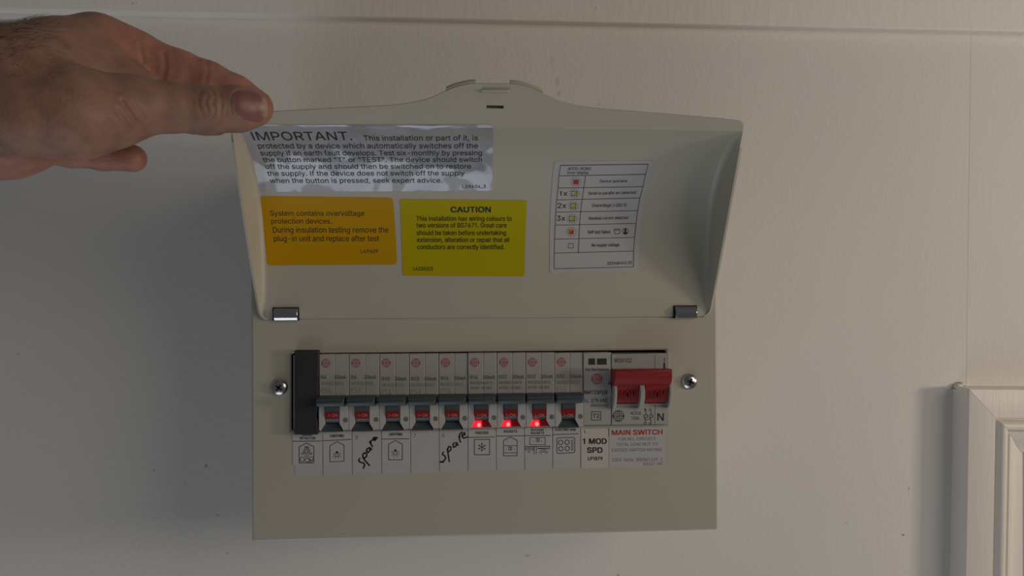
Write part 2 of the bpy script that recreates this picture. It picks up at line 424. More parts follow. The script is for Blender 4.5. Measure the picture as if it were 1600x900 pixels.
      187, 137, 187, 135, 170, 132, 155, 129, 141, 125, 127, 91, 0]),
    'X': (186, [7, 0, 85, 112, 85, 93, 12, 200, 41, 200, 70, 157, 76, 149, 80, 142, 84, 136, 88, 129, 92, 123, 96, 115, 91, 115, 103, 136, 107, 142, 112, 149, 117, 157,
      147, 200, 175, 200, 102, 94, 102, 113, 179, 0, 150, 0, 115, 51, 110, 58, 106, 65, 98, 77, 91, 91, 96, 91, 92, 84, 89, 77, 77, 59, 71, 51, 36, 0]),
    'Y': (186, [80, 0, 80, 82, 6, 200, 36, 200, 76, 135, 82, 125, 87, 115, 93, 104, 98, 91, 88, 91, 93, 104, 99, 115, 104, 125, 110, 135, 150, 200, 179, 200, 105, 82, 105,
      0]),
    'Z': (172, [16, 0, 16, 18, 108, 151, 120, 169, 134, 187, 137, 179, 125, 178, 16, 178, 16, 200, 156, 200, 156, 181, 66, 51, 60, 41, 53, 32, 45, 22, 38, 13, 35, 21, 48,
      22, 157, 22, 157, 0]),
    '_': (125, [125, 0, 125, -22, 0, -22, 0, 0]),
    'a': (153, [63, -3, 49, -2, 37, 2, 27, 8, 19, 18, 14, 29, 12, 42, 13, 54, 17, 63, 23, 70, 30, 76, 39, 80, 49, 83, 60, 85, 70, 86, 82, 88, 92, 89, 99, 90, 104, 92, 107,
      95, 108, 100, 108, 101, 107, 109, 105, 117, 100, 122, 94, 127, 86, 129, 77, 130, 67, 129, 59, 127, 52, 123, 46, 118, 42, 113, 39, 108, 16, 114, 22, 127, 31, 136, 41,
      143, 52, 148, 64, 150, 76, 151, 85, 151, 94, 149, 103, 146, 112, 142, 120, 135, 127, 126, 131, 114, 132, 99, 132, 0, 109, 0, 109, 20, 107, 20, 104, 15, 99, 10, 93,
      5, 85, 0, 75, -2], [67, 18, 79, 19, 90, 23, 98, 29, 104, 37, 107, 45, 108, 54, 108, 75, 106, 73, 102, 72, 97, 70, 79, 67, 73, 67, 69, 66, 61, 65, 53, 62, 46, 59, 41,
      55, 37, 49, 36, 41, 37, 34, 40, 28, 45, 24, 51, 21, 58, 19]),
    'b': (167, [90, -3, 78, -2, 68, 1, 60, 7, 54, 12, 50, 18, 46, 23, 44, 23, 44, 0, 21, 0, 21, 200, 45, 200, 45, 126, 46, 126, 50, 130, 54, 136, 60, 142, 67, 147, 77,
      150, 90, 151, 108, 149, 123, 142, 136, 130, 145, 115, 151, 96, 153, 74, 151, 52, 145, 33, 136, 18, 123, 6, 108, -1], [87, 18, 99, 20, 110, 26, 118, 34, 124, 46, 128,
      59, 129, 74, 128, 89, 124, 103, 118, 114, 110, 122, 99, 128, 87, 130, 74, 128, 63, 123, 55, 114, 49, 103, 46, 90, 44, 74, 46, 59, 49, 45, 55, 34, 64, 26, 74, 20]),
    'c': (156, [81, -3, 62, -1, 46, 6, 32, 18, 22, 33, 16, 52, 13, 74, 16, 96, 22, 114, 32, 130, 46, 141, 62, 149, 81, 151, 92, 150, 102, 148, 112, 145, 120, 140, 127,
      134, 134, 127, 139, 118, 142, 109, 119, 103, 117, 109, 114, 114, 111, 118, 106, 122, 101, 125, 95, 128, 89, 129, 81, 130, 68, 128, 57, 122, 49, 113, 43, 102, 39, 88,
      38, 74, 39, 59, 43, 46, 49, 35, 57, 26, 68, 20, 81, 18, 89, 19, 95, 20, 101, 23, 106, 26, 111, 30, 115, 35, 118, 40, 120, 46, 143, 40, 139, 31, 134, 22, 128, 15,
      120, 8, 112, 3, 102, 0, 92, -2]),
    'd': (167, [77, -3, 59, -1, 44, 6, 31, 18, 21, 33, 15, 52, 13, 74, 15, 96, 22, 115, 31, 130, 44, 142, 59, 149, 77, 151, 90, 150, 99, 147, 107, 142, 113, 136, 117, 130,
      120, 126, 122, 126, 122, 200, 146, 200, 146, 0, 123, 0, 123, 23, 121, 23, 117, 18, 113, 12, 107, 7, 99, 1, 89, -2], [80, 18, 93, 20, 103, 26, 112, 34, 118, 45, 121,
      59, 123, 74, 121, 90, 118, 103, 112, 114, 104, 123, 93, 128, 80, 130, 67, 128, 57, 122, 49, 114, 43, 103, 39, 89, 38, 74, 39, 59, 43, 46, 49, 34, 57, 26, 68, 20]),
    'e': (159, [83, -3, 63, -1, 46, 6, 32, 18, 22, 33, 16, 52, 13, 73, 16, 95, 22, 114, 32, 129, 45, 141, 62, 149, 81, 151, 93, 150, 104, 147, 116, 142, 126, 134, 134,
      124, 140, 111, 145, 95, 146, 76, 146, 67, 29, 67, 29, 87, 133, 87, 122, 79, 121, 93, 117, 106, 111, 116, 103, 123, 93, 128, 81, 130, 68, 128, 58, 123, 49, 116, 43,
      106, 39, 95, 38, 83, 38, 70, 39, 55, 43, 42, 50, 32, 59, 24, 71, 20, 83, 18, 92, 19, 100, 21, 106, 24, 112, 29, 117, 34, 120, 41, 143, 36, 139, 25, 132, 15, 122, 8,
      111, 2, 98, -2]),
    'f': (100, [90, 149, 90, 129, 3, 129, 3, 149], [32, 0, 32, 170, 33, 181, 38, 191, 44, 199, 53, 204, 63, 207, 74, 208, 81, 208, 87, 207, 92, 206, 95, 205, 89, 184, 87,
      185, 84, 186, 77, 186, 67, 185, 61, 181, 57, 174, 56, 165, 56, 0]),
    'g': (167, [81, -59, 66, -58, 53, -55, 41, -50, 32, -43, 25, -36, 20, -27, 40, -16, 43, -21, 53, -31, 61, -35, 70, -37, 81, -38, 98, -36, 111, -30, 120, -18, 122, -2,
      122, 27, 120, 27, 117, 22, 113, 16, 107, 11, 99, 6, 89, 3, 77, 2, 60, 4, 44, 10, 31, 21, 22, 35, 15, 54, 13, 75, 15, 97, 22, 115, 31, 130, 44, 142, 60, 149, 77, 151,
      90, 150, 100, 147, 107, 142, 113, 136, 118, 130, 121, 125, 123, 125, 123, 149, 146, 149, 146, -3, 144, -21, 138, -35, 127, -46, 114, -53, 99, -58], [81, 23, 93, 25,
      104, 30, 112, 37, 118, 48, 122, 60, 123, 76, 122, 91, 118, 104, 112, 115, 104, 123, 93, 128, 81, 130, 68, 128, 57, 122, 49, 114, 43, 103, 39, 90, 38, 76, 39, 61, 43,
      48, 49, 38, 57, 30, 68, 25]),
    'h': (161, [45, 89, 45, 0, 21, 0, 21, 200, 45, 200, 45, 113, 40, 113, 49, 131, 60, 142, 74, 149, 89, 151, 104, 150, 116, 145, 126, 137, 134, 126, 139, 112, 140, 94,
      140, 0, 116, 0, 116, 92, 114, 108, 107, 120, 97, 127, 83, 129, 72, 128, 63, 125, 56, 119, 50, 111, 46, 101]),
    'i': (66, [21, 0, 21, 149, 45, 149, 45, 0], [33, 174, 27, 175, 21, 179, 17, 184, 16, 190, 17, 196, 21, 201, 27, 205, 33, 206, 39, 205, 45, 201, 48, 196, 50, 190, 48,
      184, 45, 179, 39, 175]),
    'k': (150, [43, 54, 43, 83, 47, 83, 112, 149, 142, 149, 72, 78, 70, 78], [21, 0, 21, 200, 45, 200, 45, 0], [116, 0, 58, 73, 75, 90, 146, 0]),
    'l': (66, [21, 0, 21, 200, 45, 200, 45, 0]),
    'm': (240, [21, 0, 21, 149, 44, 149, 44, 116, 42, 116, 46, 127, 52, 136, 59, 143, 68, 148, 77, 151, 86, 152, 101, 149, 113, 142, 121, 130, 126, 116, 123, 116, 127,
      126, 133, 135, 140, 142, 150, 147, 160, 151, 172, 152, 184, 150, 195, 146, 205, 139, 213, 129, 217, 116, 219, 100, 219, 0, 195, 0, 195, 100, 193, 114, 186, 123, 176,
      128, 165, 130, 155, 129, 147, 126, 141, 121, 136, 114, 133, 106, 132, 97, 132, 0, 108, 0, 108, 102, 106, 113, 99, 122, 90, 128, 78, 130, 70, 129, 62, 126, 55, 121,
      49, 114, 46, 105, 45, 94, 45, 0]),
    'n': (161, [45, 89, 45, 0, 21, 0, 21, 149, 44, 149, 44, 113, 40, 113, 49, 131, 60, 142, 74, 149, 89, 151, 104, 150, 116, 145, 126, 137, 134, 126, 139, 112, 140, 94,
      140, 0, 116, 0, 116, 92, 114, 108, 107, 120, 97, 127, 83, 129, 72, 128, 63, 125, 56, 119, 50, 111, 46, 101]),
    'o': (163, [81, -3, 62, -1, 46, 6, 32, 18, 22, 33, 16, 52, 13, 74, 16, 96, 22, 114, 32, 130, 46, 141, 62, 149, 81, 151, 101, 149, 117, 141, 131, 130, 141, 114, 148,
      96, 150, 74, 148, 52, 141, 33, 131, 18, 117, 6, 101, -1], [81, 18, 95, 20, 106, 26, 115, 35, 121, 46, 124, 59, 126, 74, 124, 88, 121, 101, 115, 113, 106, 122, 95,
      128, 81, 130, 68, 128, 57, 122, 49, 113, 43, 102, 39, 88, 38, 74, 39, 59, 43, 46, 49, 35, 57, 26, 68, 20]),
    'p': (167, [21, -56, 21, 149, 44, 149, 44, 126, 46, 126, 50, 130, 54, 136, 60, 142, 67, 147, 77, 150, 90, 151, 108, 149, 123, 142, 136, 130, 145, 115, 151, 96, 153,
      74, 151, 52, 145, 33, 136, 18, 123, 6, 108, -1, 90, -3, 78, -2, 68, 1, 60, 7, 54, 12, 50, 18, 46, 23, 45, 23, 45, -56], [87, 18, 99, 20, 110, 26, 118, 34, 124, 46,
      128, 59, 129, 74, 128, 89, 124, 103, 118, 114, 110, 122, 99, 128, 87, 130, 74, 128, 63, 123, 55, 114, 49, 103, 46, 90, 44, 74, 46, 59, 49, 45, 55, 34, 64, 26, 74,
      20]),
    'r': (102, [21, 0, 21, 149, 44, 149, 44, 126, 45, 126, 51, 136, 60, 144, 71, 150, 84, 151, 96, 151, 96, 127, 94, 127, 90, 128, 81, 128, 71, 127, 63, 124, 55, 118, 49,
      111, 46, 103, 45, 93, 45, 0]),
    's': (143, [72, -3, 57, -2, 44, 1, 33, 7, 24, 15, 18, 25, 14, 37, 37, 42, 41, 31, 49, 24, 59, 19, 71, 18, 85, 20, 96, 24, 103, 32, 105, 40, 104, 48, 100, 53, 93, 58,
      83, 61, 59, 67, 41, 73, 28, 82, 21, 93, 18, 108, 20, 120, 26, 130, 34, 139, 45, 146, 59, 150, 74, 151, 88, 150, 100, 146, 110, 141, 118, 133, 123, 124, 127, 114,
      105, 109, 102, 117, 95, 124, 86, 129, 74, 131, 61, 129, 51, 125, 45, 118, 43, 109, 44, 101, 49, 96, 56, 91, 68, 88, 90, 82, 108, 76, 120, 67, 128, 56, 130, 42, 128,
      29, 123, 19, 114, 9, 102, 3, 88, -2]),
    't': (89, [80, 149, 80, 129, 3, 129, 3, 149], [26, 185, 50, 185, 50, 38, 51, 30, 53, 24, 59, 21, 67, 20, 73, 20, 76, 21, 79, 21, 84, 1, 80, 0, 75, -1, 71, -1, 66, -2,
      49, 1, 36, 8, 28, 20, 26, 37]),
    'u': (161, [72, -2, 58, 0, 45, 4, 35, 12, 27, 23, 22, 37, 21, 55, 21, 149, 45, 149, 45, 57, 47, 41, 54, 29, 65, 22, 79, 20, 89, 21, 98, 24, 106, 30, 111, 38, 115, 48,
      116, 60, 116, 149, 140, 149, 140, 0, 117, 0, 117, 36, 121, 36, 112, 18, 101, 7, 87, 0]),
    'v': (153, [64, 0, 7, 149, 33, 149, 65, 61, 70, 48, 73, 34, 81, 8, 72, 8, 80, 34, 84, 48, 88, 61, 120, 149, 146, 149, 89, 0]),
    'w': (223, [54, 0, 9, 149, 34, 149, 52, 84, 56, 70, 60, 54, 65, 36, 69, 16, 65, 16, 69, 35, 73, 53, 77, 69, 81, 84, 99, 149, 124, 149, 142, 84, 146, 69, 150, 53, 154,
      36, 158, 16, 154, 16, 158, 36, 162, 53, 166, 69, 170, 84, 189, 149, 214, 149, 169, 0, 145, 0, 125, 68, 123, 78, 120, 88, 114, 110, 112, 121, 109, 133, 114, 133, 112,
      121, 103, 88, 97, 68, 78, 0]),
    'x': (149, [8, 0, 67, 86, 67, 67, 11, 149, 39, 149, 58, 120, 65, 110, 70, 100, 76, 90, 81, 81, 69, 81, 75, 90, 85, 110, 92, 120, 111, 149, 138, 149, 82, 66, 82, 84,
      141, 0, 113, 0, 91, 34, 84, 44, 79, 53, 73, 63, 68, 71, 80, 71, 75, 63, 70, 53, 65, 44, 58, 34, 36, 0]),
    'y': (153, [19, -54, 24, -34, 28, -34, 35, -35, 41, -35, 46, -33, 51, -29, 56, -23, 59, -14, 64, -1, 7, 149, 33, 149, 65, 61, 70, 47, 73, 34, 81, 8, 72, 8, 80, 34, 84,
      48, 88, 61, 120, 149, 146, 149, 80, -23, 75, -33, 69, -42, 63, -49, 55, -53, 46, -56, 36, -57, 30, -57, 25, -56, 21, -55]),
    'z': (150, [16, 0, 16, 18, 100, 126, 100, 127, 19, 127, 19, 149, 131, 149, 131, 130, 50, 24, 50, 22, 133, 22, 133, 0]),
}
GLYPHS = {' ': (0.369, np.zeros((0, 2)), [])}


def winding(p, loops):
    w = 0
    for l in loops:
        for a, b in zip(l, l[1:] + l[:1]):
            side = (b[0] - a[0]) * (p[1] - a[1]) - (p[0] - a[0]) * (b[1] - a[1])
            if a[1] <= p[1] < b[1] and side > 0:
                w += 1
            elif b[1] <= p[1] < a[1] and side < 0:
                w -= 1
    return w


for _c, _g in OUTLINES.items():
    _loops = [[(l[2 * i], l[2 * i + 1]) for i in range(len(l) // 2)] for l in _g[1:]]
    _pts, _edges = [], []
    for l in _loops:
        k = len(_pts)
        _pts += [Vector(p) for p in l]
        _edges += [(k + i, k + (i + 1) % len(l)) for i in range(len(l))]
    _o = delaunay_2d_cdt(_pts, _edges, [], 0, 1e-4)
    _tris = []
    for f in _o[2]:
        cen = (sum(_o[0][i][0] for i in f) / 3 + 0.0137, sum(_o[0][i][1] for i in f) / 3 + 0.0071)
        if winding(cen, _loops):
            _tris.append(tuple(f))
    GLYPHS[_c] = (_g[0] / 200.0, np.array([tuple(p) for p in _o[0]]) / 200.0, _tris)


def text_poly(body):
    v, f, x = [np.zeros((0, 2))], [], 0.0
    n = 0
    for ch in body:
        a, gv, gf = GLYPHS[ch]
        v.append(gv + np.array([x, 0.0]))
        f += [tuple(i + n for i in q) for q in gf]
        n += len(gv)
        x += a
    return np.concatenate(v), f


def text(mb, surf, body, x0, y0, x1, cap, y1=None, bold=0.0, off=0.10):
    """one line of print whose baseline runs from pixel (x0, y0) to (x1, y1), capitals cap pixels tall;
    bold is the extra stem width in capital heights"""
    y1 = y0 if y1 is None else y1
    v, f = text_poly(body)
    u = (v[:, 0] - v[:, 0].min()) / (v[:, 0].max() - v[:, 0].min())
    w = v[:, 1]
    p0, p1 = surf.inv(x0, y0), surf.inv(x1, y1)
    q0, q1 = surf.inv(x0, y0 - cap), surf.inv(x1, y1 - cap)
    hgt = 0.5 * ((q0 - p0)[1] + (q1 - p1)[1])
    P = p0[None] + u[:, None] * (p1 - p0)[None]
    P[:, 1] += w * hgt
    b = bold * hgt / 2
    for k, (dx, dy) in enumerate([(0, 0)] if bold <= 0 else [(-b, -b * 0.6), (b, b * 0.6), (-b, b * 0.6), (b, -b * 0.6)]):
        mb.add([surf.pos(a + dx, c + dy, off + 0.004 * k) for a, c in P], f)


def stroke(mb, surf, pts, w, off=0.10, closed=False, taper=False):
    """a pen line of w pixels through the pixels pts"""
    q = [surf.inv(*p) for p in pts]
    if closed:
        q.append(q[0])
    s = px_mm(0) * w / 2
    for i in range(len(q) - 1):
        a, b = q[i], q[i + 1]
        d = b - a
        L = np.hypot(*d)
        if L < 1e-6:
            continue
        d = d / L
        n = np.array([-d[1], d[0]])
        e = d * s * 0.6
        k = off + 0.006 * (i % 3)
        c = [a - e + n * s, a - e - n * s, b + e - n * s, b + e + n * s]
        mb.add([surf.pos(p[0], p[1], k) for p in c], [(0, 1, 2, 3)])


def fill(mb, surf, pts, off=0.10):
    q = [surf.inv(*p) for p in pts]
    mb.add([surf.pos(p[0], p[1], off) for p in q], [tuple(range(len(q)))[::-1]])


def circ(x, y, r, n=16, a0=0, a1=360, ry=None):
    ry = r if ry is None else ry
    return [(x + r * math.cos(math.radians(a0 + (a1 - a0) * i / n)), y - ry * math.sin(math.radians(a0 + (a1 - a0) * i / n)))
            for i in range(n + (0 if a1 - a0 == 360 else 1))]


def rounded(c, r, n=4):
    """round the corners of a pixel quadrilateral"""
    out = []
    k = len(c)
    for i in range(k):
        p, a, b = np.array(c[i], float), np.array(c[i - 1], float), np.array(c[(i + 1) % k], float)
        da, db = (a - p) / np.hypot(*(a - p)), (b - p) / np.hypot(*(b - p))
        s, e = p + da * r, p + db * r
        for j in range(n + 1):
            t = j / n
            out.append(tuple((1 - t)**2 * s + 2 * t * (1 - t) * p + t * t * e))
    return out


def sheet(name, surf, corners, m, parent, thick=0.22, base=0.02, nx=14, ny=12, r=0):
    """a sticker between four pixels (tl, tr, br, bl) that follows its surface"""
    tl, tr, br, bl = [surf.inv(*p) for p in corners]
    mb = MB()
    rc = r

    def P(u, v):
        # round the corners in the u direction close to the ends of v
        W = np.hypot(*(tr - tl))
        H = np.hypot(*(bl - tl))
        e = min(v, 1 - v) * H
        ins = 0.0
        if rc and e < rc:
            ins = (rc - math.sqrt(max(0, rc * rc - (rc - e)**2))) / W
        uu = ins + u * (1 - 2 * ins)
        return (1 - v) * ((1 - uu) * tl + uu * tr) + v * ((1 - uu) * bl + uu * br)
    vsq = [0, 0.01, 0.025, 0.05] + [0.05 + 0.9 * i / ny for i in range(1, ny)] + [0.95, 0.975, 0.99, 1]
    g = [[P(i / nx, v) for i in range(nx + 1)] for v in vsq]
    nv, nu = len(vsq), nx + 1
    V = [surf.pos(p[0], p[1], base + thick) for row in g for p in row] + [surf.pos(p[0], p[1], base) for row in g for p in row]
    k = nv * nu
    F = []
    for j in range(nv - 1):
        for i in range(nu - 1):
            a = j * nu + i
            F.append((a, a + nu, a + nu + 1, a + 1))
            F.append((k + a, k + a + 1, k + a + nu + 1, k + a + nu))
    for i in range(nu - 1):
        F.append((i, i + 1, k + i + 1, k + i))
        a = (nv - 1) * nu + i
        F.append((a, k + a, k + a + 1, a + 1))
    for j in range(nv - 1):
        a = j * nu
        F.append((a, k + a, k + a + nu, a + nu))
        a = j * nu + nu - 1
        F.append((a, a + nu, k + a + nu, k + a))
    mb.add(V, F)
    o = mb.build(name, m, parent)
    for p in o.data.polygons:
        p.use_smooth = True
    o.data.set_sharp_from_angle(angle=math.radians(30))
    return o


# ------------------------------------------------------------------ the setting
WALL_Y = 100.0


def specks(m, spots):
    """small stains: each a soft spot at a place on the wall"""
    nt = m.node_tree
    b = nt.nodes['Principled BSDF']
    src = b.inputs['Base Color'].links[0].from_socket
    tc = nt.nodes.new('ShaderNodeTexCoord')
    for px, py, r, a, squash in spots:
        p = at(px, py, WALL_Y)
        mp = nt.nodes.new('ShaderNodeMapping')
        mp.inputs['Location'].default_value = (-p[0] * MM, 0, -p[2] * MM * squash)
        mp.inputs['Scale'].default_value = (1, 0, squash)
        nt.links.new(tc.outputs['Object'], mp.inputs['Vector'])
        ln = nt.nodes.new('ShaderNodeVectorMath')
        ln.operation = 'LENGTH'
        nt.links.new(mp.outputs['Vector'], ln.inputs[0])
        mr = nt.nodes.new('ShaderNodeMapRange')
        mr.interpolation_type = 'SMOOTHSTEP'
        mr.inputs['From Min'].default_value = 0.3 * r * MM
        mr.inputs['From Max'].default_value = r * MM
        mr.inputs['To Min'].default_value = a
        mr.inputs['To Max'].default_value = 0
        nt.links.new(ln.outputs['Value'], mr.inputs['Value'])
        mx = nt.nodes.new('ShaderNodeMix')
        mx.data_type = 'RGBA'
        mx.inputs['B'].default_value = (0.10, 0.08, 0.065, 1)
        nt.links.new(mr.outputs['Result'], mx.inputs['Factor'])
        nt.links.new(src, mx.inputs['A'])
        src = mx.outputs['Result']
    nt.links.new(src, b.inputs['Base Color'])


specks(M['wall'], [(39, 29, 0.9, 0.6, 1), (44, 34, 0.9, 0.6, 1), (48, 38, 0.8, 0.6, 1), (873, 146, 1.8, 0.25, 0.7), (871, 128, 2.2, 0.15, 0.4), (862, 95, 2.5, 0.10, 0.4),
                   (936, 163, 1.8, 0.18, 1), (322, 728, 1.3, 0.6, 0.8), (340, 805, 2.4, 0.35, 2.2), (241, 735, 1.5, 0.25, 1), (1411, 836, 1.6, 0.8, 1.6), (1420, 763, 1.0, 0.4, 0.5),
                   (823, 868, 3.0, 0.3, 2.5), (1322, 817, 2.5, 0.18, 2.0), (966, 899, 1.5, 0.4, 1), (355, 865, 1.6, 0.3, 1.4), (28, 553, 1.0, 0.4, 1)])
specks(M['boxing'], [(215, 12, 0.9, 0.55, 1), (221, 10, 0.6, 0.4, 1), (928, 19, 1.0, 0.3, 0.7)])
mb = MB()
mb.box(-1500, 2200, WALL_Y, WALL_Y + 60, -1250, 1150)
struct(mb.build('wall_back', M['wall']))
# proud boxing above, with a rounded lower edge
zt = at(800, 32, WALL_Y - 8)[2]
mb = MB()
mb.prism_x([(WALL_Y + 1, zt), (WALL_Y - 6.5, zt), (WALL_Y - 7.6, zt + 0.4), (WALL_Y - 8, zt + 1.6), (WALL_Y - 8, 1150), (WALL_Y + 1, 1150)], -1500, 2200)
struct(mb.build('trim_1', M['boxing'], bevel=0.6))
# wall board on the right, its joint a fine vertical line
xa, xb = at(1517, 62, WALL_Y)[0], at(1509.5, 606, WALL_Y)[0]
za, zb = zt + 0.5, at(1509.5, 606, WALL_Y)[2]
mb = MB()
sl = (xb - xa) / (zb - za)
mb.prism_y([(xa, za), (xa + sl * (-1250 - za), -1250), (2200, -1250), (2200, za)], WALL_Y - 0.1, WALL_Y + 1)
struct(mb.build('trim_4', M['wall'], bevel=0.1))
# architrave, mitred at its corner
T = 17.0
corner = at(1513, 607, WALL_Y - T)
PROF = [(0, 0), (0, T - 1), (0.4, T - 0.2), (1.2, T), (22, T), (22.4, T - 2.6), (23.6, T - 2.8), (24.4, T - 0.4), (26, T + 1.2), (28, T + 1.7), (30, T + 1.4),
        (31.8, T + 0.2), (33, T - 3), (34.2, T - 3.2), (35, T - 1.6), (37.5, T - 2.4), (41, T - 5), (45, T - 7.6), (50, T - 8.6), (56, T - 8.8), (56, 0)]
rot = Matrix.Translation(Vector(corner * MM)) @ Matrix.Rotation(0.021, 4, 'Y') @ Matrix.Translation(-Vector(corner * MM))
cx, cz = corner[0], corner[2]
for nm, vert in (('trim_2', True), ('trim_3', False)):
    mb = MB()
    n = len(PROF)
    A, B = [], []
    for u, h in PROF:
        y = WALL_Y - h if h > 0 else WALL_Y + 4
        if vert:
            A.append((cx + u, y, cz - u))
            B.append((cx + u, y, cz - 1300))
        else:
            A.append((cx + u + 0.25, y, cz - u))
            B.append((cx + 700, y, cz - u))
    mb.add(A + B, [tuple(range(n)), tuple(range(n, 2 * n))[::-1]] + [(i, (i + 1) % n, n + (i + 1) % n, n + i) for i in range(n)])
    o = mb.build(nm, M['gloss'])
    for p in o.data.polygons:
        p.use_smooth = True
    o.data.set_sharp_from_angle(angle=math.radians(50))
    o.matrix_world = rot
    struct(o)
    if vert:
        trim_left = o
mb = MB()
mb.box(cx + 50, cx + 760, WALL_Y - 9, WALL_Y + 3, cz - 1300, cz - 50)
o = struct(mb.build('door_1', M['gloss'], bevel=1))
# caulk in the corner where the joint meets the architrave
bm = bmesh.new()
for px, py, r in ((1497, 603, 4.2), (1503, 600, 3.4), (1508, 601, 3.0), (1494, 609, 3.2), (1513, 607, 2.2)):
    p = at(px, py, WALL_Y - 1.5)
    bmesh.ops.create_icosphere(bm, subdivisions=2, radius=r * MM, matrix=Matrix.Translation(Vector(p * MM)) @ Matrix.Diagonal((0.9, 0.6, 0.5, 1)))
me = bpy.data.meshes.new('caulk_bead')
bm.to_mesh(me)
bm.free()
me.materials.append(M['caulk'])
for p in me.polygons:
    p.use_smooth = True
o = bpy.data.objects.new('caulk_bead', me)
C.objects.link(o)
o.parent = trim_left
o.matrix_parent_inverse = rot.inverted()

# ------------------------------------------------------------------ consumer unit
BW, BH, BD = 283.8, 240.0, 99.9
unit = thing('consumer_unit', 'cream metal consumer unit fixed to the white wall, its hinged lid held up open', 'fuse box', (BW / 2, WALL_Y, 0))
OX0, OX1, OZ0, OZ1 = 23.5, 251.0, 66.4, 112.1
mb = MB()
# front plate with the opening, then the rim of the cover
xs, zs = [0, OX0, OX1, BW], [0, OZ0, OZ1, BH]
V = [(x, 0, z) for z in zs for x in xs]
F = [(j * 4 + i, j * 4 + i + 1, (j + 1) * 4 + i + 1, (j + 1) * 4 + i) for j in range(3) for i in range(3) if (i, j) != (1, 1)]
k = len(V)
V += [(x, 30, z) for z in zs for x in xs]
for i in range(3):
    F += [(i, k + i, k + i + 1, i + 1), (12 + i, 13 + i, k + 13 + i, k + 12 + i), (4 * i, 4 * i + 4, k + 4 * i + 4, k + 4 * i), (3 + 4 * i, k + 3 + 4 * i, k + 7 + 4 * i, 7 + 4 * i)]
k2 = len(V)
V += [(x, 1.4, z) for z in (OZ0, OZ1) for x in (OX0, OX1)]
a, b, c, d = 5, 6, 10, 9
F += [(a, b, k2 + 1, k2), (b, c, k2 + 3, k2 + 1), (c, d, k2 + 2, k2 + 3), (d, a, k2, k2 + 2)]
mb.add(V, F)
cover = mb.build('front_cover', M['cream'], unit, bevel=1.4, segs=3)
mb = MB()
w = 1.2
for x0, x1, y0, y1, z0, z1 in ((0.6, BW - 0.6, BD - 2, BD, 0.6, BH - 0.6), (0.6, 2, 29, BD - 2, 0.6, BH - 0.6), (BW - 2, BW - 0.6, 29, BD - 2, 0.6, BH - 0.6),
                               (2, BW - 2, 29, BD - 2, 0.6, 2), (2, BW - 2, 29, BD - 2, BH - 2, BH - 0.6)):
    mb.box(x0, x1, y0, y1, z0, z1)
mb.build('enclosure', M['cream'], unit)
mb = MB()
mb.box(6, BW - 6, 40, 47, 72, 107)
mb.build('mounting_rail', M['inside'], unit)


def screw(px, py, turn, label):
    p = at(px, py, 0)
    s = MB()
    R, n = 5.0, 24
    rings = [(R, 0.02), (R, -0.5), (R * 0.93, -1.2), (R * 0.75, -2.0), (R * 0.5, -2.55), (R * 0.2, -2.8)]
    V = [(p[0] + r * math.cos(2 * math.pi * i / n), y, p[2] + r * math.sin(2 * math.pi * i / n)) for r, y in rings for i in range(n)]
    V.append((p[0], -2.85, p[2]))
    F = [(j * n + i, j * n + (i + 1) % n, (j + 1) * n + (i + 1) % n, (j + 1) * n + i) for j in range(len(rings) - 1) for i in range(n)]
    F += [((len(rings) - 1) * n + i, (len(rings) - 1) * n + (i + 1) % n, len(V) - 1) for i in range(n)]
    s.add(V, F)
    o = s.build('fixing_screw', M['steel'], unit, smooth=True)
    o['label'] = label
    c = MB()
    for ang in (turn, turn + 90):
        ca, sa = math.cos(math.radians(ang)), math.sin(math.radians(ang))
        L, h = 3.7, 0.62
        for L_, y0, y1 in ((3.9, -1.95, -1.0), (2.2, -2.92, -1.6)):
            V = []
            for y in (y0, y1):
                for u, v in ((-L_, -h), (L_, -h), (L_, h), (-L_, h)):
                    V.append((p[0] + u * ca - v * sa, y, p[2] + u * sa + v * ca))
            c.add(V, [(0, 1, 2, 3), (7, 6, 5, 4), (0, 4, 5, 1), (1, 5, 6, 2), (2, 6, 7, 3), (3, 7, 4, 0)])
    c.build('screw_slot', M['inside'], o)


screw(437, 605, -38, 'cross-head steel screw left of the breakers')
screw(1077, 596, -20, 'cross-head steel screw right of the main switch')

# ---- the lid: a dished sheet with end walls and a lip that widens into a finger grip
XL, XR = 6.0, 278.0
EDGE = [(847, 145), (850, 147), (862, 153), (875, 159), (900, 165), (925, 169), (960, 172), (1000, 175), (1060, 180), (1120, 185), (1157, 189)]
ex, es = [], []
for px, py in EDGE:
    q = LID.inv(px, py)
    ex.append(q[0] - 142.0)
    es.append(q[1] - 236.0)
BUMP = LID.inv(773, 131)[1] - 236.0
HB = LID.inv(800, 131)[0] - 142.0


def edge_h(x):
    """height of the free edge above the fold"""
    d = abs(x - 142.0)
    if d <= HB:
        return BUMP
    if d <= ex[0]:
        t = (d - HB) / (ex[0] - HB)
        return BUMP + (es[0] - BUMP) * t ** 1.7
    h = float(np.interp(d, ex, es))
    r = 3.2
    e = 136.0 - d
    if e < r:
        h = max(0.05, h - (r - math.sqrt(max(0, r * r - (r - e)**2))))
    return max(h, 0.05)


